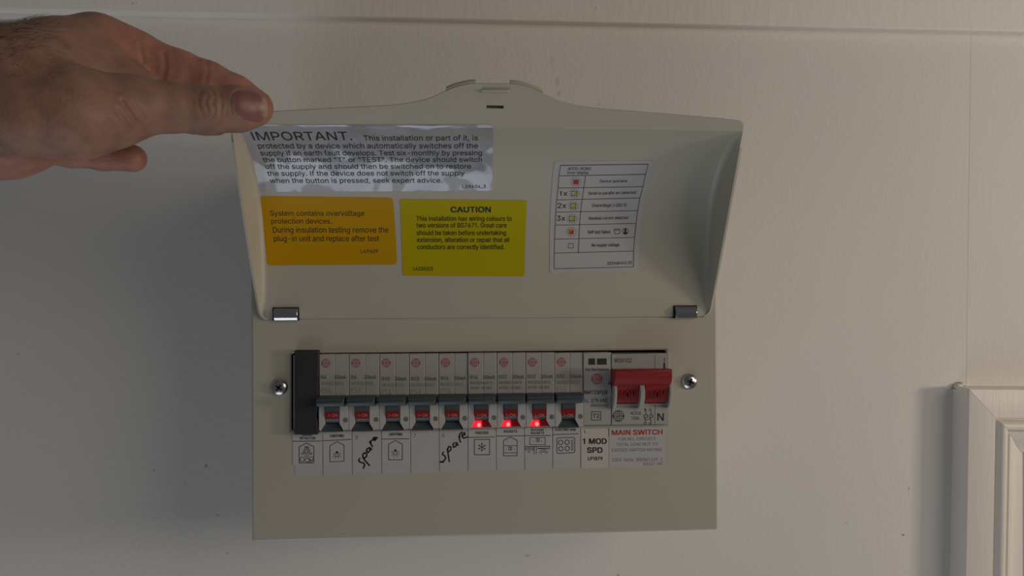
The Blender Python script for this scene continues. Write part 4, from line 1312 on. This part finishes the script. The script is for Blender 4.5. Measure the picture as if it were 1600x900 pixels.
def p_kitchen(m, o):
    stroke(m, PL, [(827.8, 683.6), (851.8, 683.4), (851.8, 694.5), (827.8, 694.6)], 0.8, off=o, closed=True)
    socket(m, o, 840.3, 687.4)
    for x in (834, 846):
        stroke(m, PL, [(x, 689), (x, 690)], 0.8, off=o)
    stroke(m, PL, [(819.8, 697.6), (859.5, 697.2)], 1.1, off=o)
    stroke(m, PL, [(819.8, 703), (834, 703)], 0.7, off=o)
    for x in (821.5, 825.5, 829.5, 833.5):
        stroke(m, PL, circ(x, 700.4, 1.3, 8), 0.6, off=o, closed=True)
    stroke(m, PL, [(824.5, 706), (828, 706)], 1.2, off=o)
    for x in (834.5, 838):
        stroke(m, PL, [(x, 698), (x, 709)], 0.9, off=o)
    stroke(m, PL, [(840.5, 700.6), (854.5, 700.6)], 1.6, off=o)
    stroke(m, PL, circ(857.5, 700.4, 1.4, 8), 0.7, off=o, closed=True)
    for r in (4.0, 6.6):
        stroke(m, PL, circ(849, 709.5, r, 10, 15, 165), 0.8, off=o)


def p_hob(m, o):
    stroke(m, PL, rounded([(870, 684), (898, 683.3), (898, 707), (870, 708.5)], 3), 1.0, off=o, closed=True)
    for x, y in ((876, 691.3), (886, 690.8), (876.3, 701), (886.3, 700.5)):
        stroke(m, PL, circ(x, y, 3.5, 14), 1.0, off=o, closed=True)
    for y in (688.5, 692, 695.5, 699, 702.5):
        stroke(m, PL, circ(894, y, 1.5, 8, ry=1.2), 0.6, off=o, closed=True)


circuit_label('white sticker reading DETECTOR, partly under the black strip', [(457.5, 678.5), (503, 676), (503, 724.5), (458, 726)],
              [('SMOKE', 473, 680.6, 488.5, 3.6), ('DETECTOR', 468.8, 686.3, 493, 3.6)], p_smoke, [(458, 689.4), (502.5, 688.9)])
circuit_label('white sticker reading LIGHTING beside the DETECTOR sticker, slightly askew', [(504.8, 676), (548.8, 673.5), (549.5, 723), (505.5, 725)],
              [('LIGHTING', 516.2, 682.8, 537.4, 4.0)], p_light1, [(504.8, 688.6), (548.6, 686.4)])
circuit_label('white sticker reading LIGHTING between the numbers 9 and 7', [(597, 673.5), (641, 672), (641, 720.5), (597, 722)],
              [('LIGHTING', 608, 680.4, 628.8, 4.0)], p_light2, [(597, 685.9), (639, 685.3)])
circuit_label('white sticker reading FREEZER with a snowflake', [(732, 671.5), (774.5, 671), (774.5, 714), (732, 714.5)],
              [('FREEZER', 743, 678, 763, 3.7)], p_freeze, [(732, 683.2), (773, 682.7)])
circuit_label('white sticker reading SOCKETS with a house outline', [(776, 669.5), (819, 669.3), (819, 714), (776, 714.5)],
              [('SOCKETS', 787, 675.6, 807.8, 3.5)], p_sock, [(776, 681.2), (819, 680.8)])
circuit_label('white sticker reading KITCHEN SOCKETS with a worktop drawing', [(820.2, 668.6), (862.6, 668.3), (862.6, 711.5), (820.2, 712)],
              [('KITCHEN', 830, 673.3, 849, 3.2), ('SOCKETS', 829.3, 678.1, 850, 3.2)], p_kitchen, [(820.2, 680.6), (860, 680.4)])
circuit_label('white sticker with a four-ring hob drawing under the last breaker', [(864.2, 668.3), (906.6, 668), (906.6, 711), (864.2, 711.5)],
              [('ELECTRIC HOB', 868, 672.8, 899.5, 3.2)], p_hob, [(863.8, 679), (903.5, 677.6)])


def p_none(m, o):
    stroke(m, PL, [(950.8, 669), (951.2, 681.5)], 0.9, off=o)
    text(m, PL, '1', 912.2, 677.3, 914.2, 5.6, off=o)


mat_spd = mat('bright_sticker', (0.56, 0.51, 0.47), 0.5, var=0.015)
M['bright'] = mat_spd
circuit_label('pale sticker reading 1 MOD SPD under the surge protector', [(908, 669.5), (950, 669.2), (950, 730.5), (908, 731)],
              [('1 MOD', 911, 693.3, 947.5, 8.2), ('SPD', 917.5, 707.2, 941, 8.2), ('LP1879', 918.8, 718.8, 941.2, 5.2)], p_none, mname='bright')
c = at(996, 728, 0)
t = thing('main_switch_label', 'grey-white label headed MAIN SWITCH in red under the red switch', 'label', (c[0], 0, c[2]))
sheet('label_sheet', PL, [(951.6, 669), (1039.5, 667.5), (1039.5, 728.5), (951.6, 730.5)], M['paper'], t, 0.16, 0.02, 6, 3)
m_ = MB()
text(m_, PL, 'MAIN SWITCH', 956, 679.6, 1034.8, 7.6, y1=678.6, off=0.24, bold=0.1)
m_.build('heading', M['ink_red'], t)
m_ = MB()
for body, x0, y0, x1, cp in (('FOR ALL CIRCUITS', 966, 688.4, 1024, 4.7), ('TOTAL LOAD NOT TO', 962.5, 696.8, 1027.5, 4.7), ('EXCEED SWITCH RATING', 956.2, 705.6, 1034, 4.7),
                             ('230V  50Hz  BSEN61439-3', 956.2, 721.2, 1035, 5.3), ('B3261-NS', 1005.3, 727.4, 1035, 4.6)):
    text(m_, PL, body, x0, y0, x1, cp, y1=y0 - 0.9, off=0.24, bold=0.0)
m_.build('lettering', M['ink_grey'], t)

# ------------------------------------------------------------------ labels inside the lid


def lid_label(name, label, corners, m, lines, r=1.5, ink='ink', bold=0.0, thick=0.2):
    q = LID.inv(*corners[3])
    p = LID.pos(q[0], q[1], 0)
    t = thing(name, label, 'label', p)
    sheet('label_sheet', LID, corners, M[m], t, thick, 0.02, 20, 18, r)
    m_ = MB()
    for ln in lines:
        body, x0, y0, x1, cap = ln[:5]
        text(m_, LID, body, x0, y0, x1, cap, y1=ln[5] if len(ln) > 5 else None, off=thick + 0.12, bold=ln[6] if len(ln) > 6 else bold)
    m_.build('lettering', M[ink], t)
    return t


lid_label('notice_label', 'shiny silvery notice headed IMPORTANT, held under the thumb', [(369, 195), (771, 194.5), (770, 298), (403, 299.5)], 'film', [
    ('IMPORTANT.', 397, 218.6, 551, 13, 218.2, 0.02),
    ('This installation or part of it, is', 569, 219, 746.5, 8, 218.6),
    ('protected by a device which automatically switches off the', 404.5, 231.3, 746.5, 8, 231),
    ('supply if an earth fault develops. Test six-monthly by pressing', 408, 242.3, 753, 7.6, 242),
    ('the button marked "T" or "TEST". The device should switch', 412, 252.8, 753, 7.4, 252.4),
    ('off the supply and should then be switched on to restore', 415.5, 263.4, 736, 7.4, 263),
    ('the supply. If the device does not switch off the supply', 418.5, 274.3, 726, 7.4, 273.6),
    ('when the button is pressed, seek expert advice.', 422.5, 285.6, 691, 7.4, 285),
    ('L39604_3', 722.5, 293.6, 759, 4.8, 293.4)], r=3, bold=0.03)
lid_label('amber_label', 'amber yellow label about overvoltage protection devices', [(402.8, 306.6), (614, 309), (620.6, 413.3), (418, 414.6)], 'amber', [
    ('System contains overvoltage', 422.5, 337, 569.5, 8),
    ('protection devices.', 424.5, 349.3, 518.5, 8),
    ('During insulation testing remove the', 427, 363.4, 607, 8.8),
    ('plug-in unit and replace after test', 428.5, 376.9, 592.5, 8.8),
    ('L49609', 564, 395.6, 591, 5.8, 395.4, 0)], r=2.2, bold=0)
lid_label('caution_label', 'bright yellow label headed CAUTION about two wiring colours', [(625, 311), (823.5, 313), (819.5, 432), (629.5, 430.5)], 'yellow', [
    ('CAUTION', 704.5, 331.5, 766.5, 8.4, 331.3, 0.10),
    ('This installation has wiring colours to', 650.5, 344.8, 799.5, 7.2, 345),
    ('two versions of BS7671. Great care', 651, 355.4, 791.5, 7.2),
    ('should be taken before undertaking', 651.5, 367.2, 790.5, 7.2),
    ('extension, alteration or repair that all', 652, 378.2, 795.5, 7.2),
    ('conductors are correctly identified.', 652.3, 389.4, 788, 7.2),
    ('L42352/2', 646, 422.6, 676.5, 5.6)], r=0.8, bold=0.03)
t = lid_label('error_table_label', 'white label with a table of error displays at the right of the lid', [(866.5, 252), (1022, 250.5), (996.7, 424.3), (859, 427.3)], 'paper', [
    ('AFDD-RCBO', 887, 265.2, 922.5, 4.2), ('Error display', 886.6, 271.4, 919.5, 4.4),
    ('Device operable', 937, 284.8, 979.5, 4.2, 284.2), ('Serial or parallel arc detected', 918.8, 304, 993.4, 4.4, 302.4),
    ('Overvoltage (>285 V)', 925, 323.2, 978.6, 5.0, 322.6), ('Residual current detected', 919.8, 343.2, 981, 4.6, 342),
    ('Self test failed', 918, 365, 953, 5.0, 364.6), ('No supply voltage', 924.5, 385.4, 967.6, 4.8, 384.6),
    ('3355481412_02', 948.8, 413.8, 987.4, 4.4, 412.4),
    ('1x', 874, 305.6, 886.4, 7.4, 305.4, 0.02), ('2x', 871.2, 325, 884.4, 7.8, 324.8, 0.02), ('3x', 869.8, 344.8, 883, 7.8, 344.6, 0.02)], r=0.6, bold=0.03)
m_ = MB()
o_ = 0.32
stroke(m_, LID, [(875.8, 258), (1012.8, 256), (1008.5, 272), (1004.8, 291.3), (999.8, 309), (996.3, 329), (993.7, 349), (991.4, 370.8), (990, 392.3), (989.8, 417), (866, 420),
                 (866, 395.5), (866.5, 373.7), (867.5, 351.7), (868.5, 331.3), (870, 312.2), (872, 293.5), (873.3, 274.4)], 0.75, off=o_, closed=True)
for a, b in (((873.3, 274.4), (1008.5, 272)), ((872, 293.5), (1004.8, 291.3)), ((870, 312.2), (999.8, 309)), ((868.5, 331.3), (996.3, 329)), ((867.5, 351.7), (993.7, 349)),
             ((866.5, 373.7), (991.4, 370.8)), ((866, 395.5), (990, 392.3))):
    stroke(m_, LID, [a, b], 0.75, off=o_)
stroke(m_, LID, [(915, 273.7), (912.3, 292.8), (909.7, 311.2), (907.3, 330.5), (905.6, 350.7), (904.5, 372.8), (903.7, 395.2)], 0.75, off=o_)
for x, y in ((900, 284), (897.5, 302.2), (896, 321.5), (894, 341.5), (892.5, 362)):
    for a in range(0, 360, 30):
        ca, sa = math.cos(math.radians(a)), math.sin(math.radians(a))
        stroke(m_, LID, [(x + 5.6 * ca, y - 5.0 * sa), (x + 9.0 * ca, y - 8.0 * sa)], 0.45, off=o_)
for x, y in ((897.5, 302.2), (896, 321.5), (894, 341.5), (892.2, 384)):
    stroke(m_, LID, [(x - 3.8, y - 3.5), (x + 3.8, y - 3.5), (x + 3.4, y + 3.5), (x - 4.2, y + 3.5)], 0.6, off=o_ + 0.05, closed=True)
stroke(m_, LID, circ(977, 361.3, 4.6, 16), 0.7, off=o_, closed=True)
stroke(m_, LID, [(977, 358), (977, 364.8)], 2.6, off=o_)
stroke(m_, LID, [(974.8, 363.8), (979.3, 363.8)], 2.0, off=o_)
for i in range(3):
    stroke(m_, LID, circ(960.5 + 3.5 * i, 358.7, 1.7, 8, ry=1.4), 0.6, off=o_, closed=True)
stroke(m_, LID, [(959.3, 361), (961, 365.3), (967.6, 365.1), (969, 360.8)], 0.7, off=o_)
m_.build('table_lines', M['ink'], t)
m_ = MB()
fill(m_, LID, [(896.2, 280.6), (904.3, 280.4), (903.8, 287.6), (895.8, 287.7)], o_ + 0.04)
fill(m_, LID, [(896.2, 358.4), (896, 365.6), (888.6, 365.7)][::-1], o_ + 0.05)
m_.build('red_mark', M['ink_red'], t)
m_ = MB()
for x, y in ((897.5, 302.2), (896, 321.5), (894, 341.5)):
    fill(m_, LID, [(x + 3.8, y - 3.5), (x + 3.4, y + 3.5), (x - 4.2, y + 3.5)], o_ + 0.02)
m_.build('yellow_mark', M['ink_yellow'], t)
m_ = MB()
fill(m_, LID, [(888.8, 358.5), (896.2, 358.4), (888.6, 365.7)], o_ + 0.03)
m_.build('orange_mark', M['ink_orange'], t)

# ------------------------------------------------------------------ the hand: one surface from a distance field


def P3(px, py, y):
    return at(px, py, y)


def seg(Q, a, b, ra, rb):
    d = b - a
    t = np.clip(((Q - a) @ d) / (d @ d), 0, 1)
    return np.linalg.norm(Q - a - t[:, None] * d, axis=1) - (ra + (rb - ra) * t)


def smin(a, b, k):
    h = np.clip(0.5 + 0.5 * (b - a) / k, 0, 1)
    return b * (1 - h) + a * h - k * h * (1 - h)


def chain(Q, pts, k=4.0):
    d = None
    for (x0, y0, d0, r0), (x1, y1, d1, r1) in zip(pts[:-1], pts[1:]):
        s = seg(Q, P3(x0, y0, d0), P3(x1, y1, d1), r0 * px_mm(d0), r1 * px_mm(d1))
        d = s if d is None else smin(d, s, k)
    return d


ARM = [[(-760, 150, -150, 108), (-330, 140, -134, 88), (-120, 135, -122, 80), (25, 124, -104, 72), (95, 104, -80, 64), (150, 86, -62, 56)],
       [(-760, 222, -132, 102), (-330, 216, -120, 80), (-120, 212, -108, 73), (10, 203, -88, 66), (70, 200, -74, 50)],
       [(60, 160, -80, 60), (140, 135, -62, 52)]]
THUMB_META = [(15, 168, -112, 64), (110, 168, -106, 58), (205, 165, -93, 42)]
THENAR = [(40, 186, -116, 52), (120, 190, -108, 47), (178, 186, -98, 42)]
THUMB = [(205, 165, -93, 42), (262, 168, -85, 36.5), (322, 172.5, -78, 35.5), (372, 170, -72.5, 33.5), (396.5, 168, -70, 29)]
INDEX = [(155, 80, -62, 50), (205, 92, -56, 43), (280, 117, -52, 35), (325, 131, -50, 32), (366, 149, -48, 29.5), (394, 164, -47, 27)]
MIDDLE = [(140, 120, -55, 46), (240, 160, -42, 31), (300, 178, -36, 28), (335, 186, -40, 25)]
RING = [(110, 160, -52, 46), (180, 185, -38, 29), (205, 192, -44, 25)]
LITTLE = [(40, 205, -70, 55), (110, 236, -56, 24), (160, 244, -52, 20.5), (207, 247.5, -50, 20.5)]
WEB = [(165, 118, -76, 40), (225, 134, -72, 24)]


def sm(x, a, b):
    t = np.clip((x - a) / (b - a), 0, 1)
    return t * t * (3 - 2 * t)


def hand_fields(Q):
    arm = None
    for c in ARM:
        d = chain(Q, c, 10)
        arm = d if arm is None else smin(arm, d, 14)
    th = smin(chain(Q, THUMB_META, 8), chain(Q, THENAR, 8), 10)
    th = smin(th, chain(Q, THUMB, 3.5), 6)
    fi = chain(Q, INDEX, 4)
    oth = np.minimum(chain(Q, MIDDLE, 4), chain(Q, RING, 4))
    li = chain(Q, LITTLE, 3)
    web = chain(Q, WEB, 5)
    return arm, th, fi, oth, li, web


X_KNUCK = P3(200, 150, -80)[0]
X_TIP = P3(275, 150, -80)[0]


def hand_d(Q):
    arm, th, fi, oth, li, web = hand_fields(Q)
    f = 1 - sm(Q[:, 0], X_KNUCK, X_TIP)
    d = smin(arm, fi, 8)
    d = smin(d, oth, 0.6 + 5 * f)
    d = smin(d, li, 3.0)
    d = smin(d, th, 0.5 + 7.5 * f)
    d = smin(d, web, 0.5 + 6 * f)
    return np.maximum(d, -236.0 - Q[:, 0])


def surface_net(fun, lo, hi, h):
    n = np.ceil((hi - lo) / h).astype(int) + 1
    ax = [lo[i] + h * np.arange(n[i]) for i in range(3)]
    cs = 4                                          # coarse pass first
    ca = [a[::cs] if (len(a) - 1) % cs == 0 else np.append(a[::cs], a[::cs][-1] + cs * h) for a in ax]
    G = np.stack(np.meshgrid(*ca, indexing='ij'), -1).reshape(-1, 3)
    dc = fun(G).reshape([len(a) for a in ca])
    idx = [np.minimum(np.arange(n[i]) // cs, len(ca[i]) - 1) for i in range(3)]
    D = dc[np.ix_(*idx)].copy()
    near = np.abs(D) < cs * h * 2.2 + 2
    ii = np.argwhere(near)
    Q = np.stack([ax[k][ii[:, k]] for k in range(3)], -1)
    vals = np.empty(len(Q))
    for s in range(0, len(Q), 200000):
        vals[s:s + 200000] = fun(Q[s:s + 200000])
    D[near] = vals
    S = D < 0
    c = np.zeros(tuple(n - 1), int)
    for dx in (0, 1):
        for dy in (0, 1):
            for dz in (0, 1):
                c += S[dx:n[0] - 1 + dx, dy:n[1] - 1 + dy, dz:n[2] - 1 + dz]
    act = (c > 0) & (c < 8)
    cell = np.argwhere(act)
    num = -np.ones(act.shape, int)
    num[act] = np.arange(len(cell))
    acc, cnt = np.zeros((len(cell), 3)), np.zeros(len(cell))
    off = [(a, b, e) for a in (0, 1) for b in (0, 1) for e in (0, 1)]
    for p in off:
        for q in off:
            if sum(abs(p[k] - q[k]) for k in range(3)) == 1 and p < q:
                a = D[tuple((cell + p).T)]
                b = D[tuple((cell + q).T)]
                m = (a < 0) != (b < 0)
                t = np.where(m, a / np.where(m, a - b, 1), 0)
                pos = np.array(p) + t[:, None] * (np.array(q) - np.array(p))
                acc[m] += pos[m]
                cnt[m] += 1
    V = lo + h * (cell + acc / cnt[:, None])
    F = []
    for axis in range(3):
        u, w = (axis + 1) % 3, (axis + 2) % 3
        sl = [slice(None)] * 3
        sa, sb = list(sl), list(sl)
        sa[axis], sb[axis] = slice(0, -1), slice(1, None)
        cr = np.argwhere(S[tuple(sa)] != S[tuple(sb)])
        cr = cr[(cr[:, u] > 0) & (cr[:, w] > 0) & (cr[:, u] < n[u] - 1) & (cr[:, w] < n[w] - 1)]
        eu, ew = np.eye(3, dtype=int)[u], np.eye(3, dtype=int)[w]
        quad = np.stack([num[tuple((cr - a).T)] for a in (eu + ew, ew, 0 * eu, eu)], -1)
        inside = S[tuple(cr.T)]
        quad[~inside] = quad[~inside][:, ::-1]
        F.append(quad)
    F = np.concatenate(F)
    return V, F[(F >= 0).all(1)]


def grad(fun, V, e=0.3):
    g = np.stack([fun(V + e * np.eye(3)[k]) - fun(V - e * np.eye(3)[k]) for k in range(3)], -1)
    return g / np.maximum(np.linalg.norm(g, axis=1, keepdims=True), 1e-9)


lo = np.array([-246.0, -192.0, 172.0])
hi = np.array([42.0, -10.0, 302.0])
V, F = surface_net(hand_d, lo, hi, 0.95)
N = grad(hand_d, V)
# creases: shallow grooves along lines on the skin (pixel lines at the depth of the near surface)
CREASE = [([(306, 146), (301, 156), (304, 168)], 0.4, 1.0), ([(314, 141), (309, 152), (311, 168), (317, 180)], 0.8, 0.9), ([(325, 150), (320, 160), (325, 173)], 0.6, 0.8),
          ([(331, 143), (337, 151), (331, 161), (337, 172), (331, 185)], 0.8, 0.8), ([(343, 147), (347, 160), (344, 178)], 0.8, 0.9), ([(353, 152), (355, 163), (352, 174)], 0.4, 0.9),
          ([(190, 158), (203, 178), (214, 193), (226, 208)], 1.3, 1.3), ([(182, 172), (195, 190), (203, 206)], 0.9, 1.2), ([(208, 160), (222, 180), (234, 196)], 0.6, 1.1),
          ([(170, 190), (184, 206), (190, 220)], 0.8, 1.2), ([(150, 200), (165, 216)], 0.6, 1.2), ([(60, 178), (80, 195), (98, 214)], 0.7, 1.8), ([(90, 190), (110, 210), (122, 228)], 0.7, 1.6),
          ([(28, 200), (55, 220), (75, 232)], 0.7, 1.8), ([(175, 140), (190, 143)], 0.5, 1.0)]
CREASE_FAR = [([(218, 72), (222, 92), (221, 112)], 0.7, 1.3), ([(256, 84), (258, 105), (253, 128)], 0.8, 1.3), ([(196, 82), (205, 100), (216, 112)], 0.4, 1.4),
              ([(322, 97), (325, 112), (320, 130)], 0.6, 1.2), ([(150, 233), (148, 245), (152, 260)], 0.4, 1.2)]


def project(V):
    d = V - CAM
    z = d @ FWD
    return 800 + FPX * (d @ RIGHT) / z, 450 - FPX * (d @ UP) / z


u, v = project(V)
disp = np.zeros(len(V))
front = N[:, 1] < 0.25
arm, th, fi, oth, li, web = hand_fields(V)
near_part = (np.minimum(th, web) <= np.minimum(fi, li)) | (u < 150)
for lines, mask in ((CREASE, front & near_part), (CREASE_FAR, front & ~near_part)):
    for pts, dep, wid in lines:
        best = np.full(len(V), 1e9)
        for (x0, y0), (x1, y1) in zip(pts[:-1], pts[1:]):
            L2 = (x1 - x0)**2 + (y1 - y0)**2
            t = np.clip(((u - x0) * (x1 - x0) + (v - y0) * (y1 - y0)) / L2, 0, 1)
            best = np.minimum(best, np.hypot(u - x0 - t * (x1 - x0), v - y0 - t * (y1 - y0)))
        g = best * 0.33 / wid
        dep = dep * 0.45
        disp -= np.where(mask, dep * np.exp(-g * g) - 0.35 * dep * np.exp(-((g - 1.9)**2)), 0)
# nail bed: a shallow seat around the nail
nx_, ny_ = (u - 389.5) / 27, (v - 164.5) / 25.0
rho = (np.abs(nx_)**3 + np.abs(ny_)**3)**(1 / 3)
disp -= np.where(front & near_part, 0.45 * np.exp(-((rho - 1.0) / 0.10)**2), 0)
V2 = V + N * disp[:, None]
# skin colour: tan back of hand, ruddier finger pads
tan = np.array([0.300, 0.168, 0.120])
red = np.array([0.41, 0.188, 0.140])
wgt = np.where(near_part, 0, 1).astype(float)
wgt = sm(np.minimum(th, web) - np.minimum(fi, li), -1.5, 2.5) * sm(u, 120, 215)
wgt = np.maximum(wgt, sm(v, 236, 250) * 0.9)
wgt = np.maximum(wgt, 0.55 * sm(u, 345, 420))
col = tan + (red - tan) * wgt[:, None]
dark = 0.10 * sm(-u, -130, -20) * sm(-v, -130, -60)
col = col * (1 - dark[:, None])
person = thing('person', "bare hand and hairy wrist reaching from the left to hold the lid open", 'person', tuple(P3(0, 160, -100)))


def mesh_obj(name, V, F, m, parent, col=None):
    me = bpy.data.meshes.new(name)
    me.from_pydata((V * MM).tolist(), [], [tuple(int(i) for i in f) for f in F])
    me.materials.append(m)
    if col is not None:
        ca = me.color_attributes.new('Col', 'FLOAT_COLOR', 'POINT')
        buf = np.concatenate([col, np.ones((len(col), 1))], 1).astype(np.float32).ravel()
        ca.data.foreach_set('color', buf)
    o = bpy.data.objects.new(name, me)
    C.objects.link(o)
    o.parent = parent
    o.matrix_parent_inverse = parent_world(parent).inverted()
    me.polygons.foreach_set('use_smooth', [True] * len(me.polygons))
    return o


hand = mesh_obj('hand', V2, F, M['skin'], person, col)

# thumbnail: a curved plate lying on the thumb
na, nr = 26, 9
cxn, czn = P3(389, 164.5, -80)[0], P3(389, 164.5, -80)[2]
sx, sz = 24.0 * px_mm(-81), 22.5 * px_mm(-81)
pts, cols_ = [(cxn, czn)], [0]
for j in range(1, nr + 1):
    for i in range(na):
        a = 2 * math.pi * i / na
        c_, s_ = math.cos(a), math.sin(a)
        e = 2.7
        k = (abs(c_)**e + abs(s_)**e)**(-1 / e) * j / nr
        dx, dz = k * c_ * sx, k * s_ * sz
        ang = math.radians(-4)
        pts.append((cxn + dx * math.cos(ang) - dz * math.sin(ang), czn + dx * math.sin(ang) + dz * math.cos(ang)))
        cols_.append(j / nr)
pts = np.array(pts)
Q = np.stack([pts[:, 0], np.full(len(pts), -120.0), pts[:, 1]], -1)
for _ in range(60):
    Q[:, 1] += np.clip(hand_d(Q), -2, 4) * 0.9
cols_ = np.array(cols_)
miss = Q[:, 1] > -66
Q[miss, 1] = -70
Q[:, 1] -= 0.55 - 0.75 * cols_**6
rx = (pts[:, 0] - cxn) / sx
pink = np.array([0.23, 0.098, 0.092])
pale = np.array([0.34, 0.235, 0.175])
wt = np.maximum(sm(rx, 0.66, 0.82), 0.55 * sm(-rx, 0.62, 0.80))
colN = pink + (pale - pink) * wt[:, None]
FN = [(0, 1 + (i + 1) % na, 1 + i) for i in range(na)]
for j in range(nr - 1):
    for i in range(na):
        a = 1 + j * na + i
        b = 1 + j * na + (i + 1) % na
        FN.append((a, b, b + na, a + na))
nail = mesh_obj('thumbnail', Q, FN, M['nail'], hand, colN)
bm = bmesh.new()
bm.from_mesh(nail.data)
bmesh.ops.recalc_face_normals(bm, faces=bm.faces)
if sum((f.normal.y for f in bm.faces)) > 0:
    bmesh.ops.reverse_faces(bm, faces=bm.faces)
bm.to_mesh(nail.data)
bm.free()

# strap round the wrist at the very edge of the picture
ax0 = P3(-21, 180, -105)
axd = np.array([1.0, 0.35, 0.0])
axd /= np.linalg.norm(axd)


def strap_d(Q):
    d = hand_d(Q)
    s = np.abs((Q - ax0) @ axd + 1.0 + 0.008 * (Q[:, 2] - 241)**2) - 8.0
    return np.maximum(np.maximum(d - 2.2, -(d + 0.8)), s)


VS, FS = surface_net(strap_d, np.array([ax0[0] - 45, -175.0, 185.0]), np.array([ax0[0] + 45, -20.0, 300.0]), 1.3)
mesh_obj('wrist_strap', VS, FS, M['strap'], person)

# dark hairs on the back of the wrist
rng = np.random.default_rng(5)
cand = np.where((u > -40) & (u < 125) & (v > 28) & (v < 122) & (N[:, 1] < 0.3))[0]
prob = sm(-u[cand], -125, -10) * (0.25 + sm(-v[cand], -110, -50))
pick = rng.choice(cand, 620, replace=False, p=prob / prob.sum())
hv, hf = [], []
for i in pick:
    p, n = V2[i], N[i]
    tdir = np.array([0.9 + rng.normal() * 0.25, rng.normal() * 0.2, 0.35 + rng.normal() * 0.35])
    tdir -= n * (tdir @ n) * 0.85
    tdir = tdir / np.linalg.norm(tdir)
    L = rng.uniform(3.5, 8)
    side = np.cross(tdir, n)
    side /= np.linalg.norm(side) + 1e-9
    w0 = 0.055
    k = len(hv)
    for s, wd in ((0, 1), (0.5, 0.8)):
        c = p + tdir * L * s + n * (0.9 * math.sin(s * 2.2))
        hv += [c + side * w0 * wd, c + n * w0 * wd, c - side * w0 * wd]
    hv.append(p + tdir * L + n * 0.5)
    hf += [(k, k + 1, k + 4, k + 3), (k + 1, k + 2, k + 5, k + 4), (k + 2, k, k + 3, k + 5), (k + 3, k + 4, k + 6), (k + 4, k + 5, k + 6), (k + 5, k + 3, k + 6)]
hair = mesh_obj('wrist_hair', np.array(hv), hf, M['hair'], hand)
hair['kind'] = 'stuff'
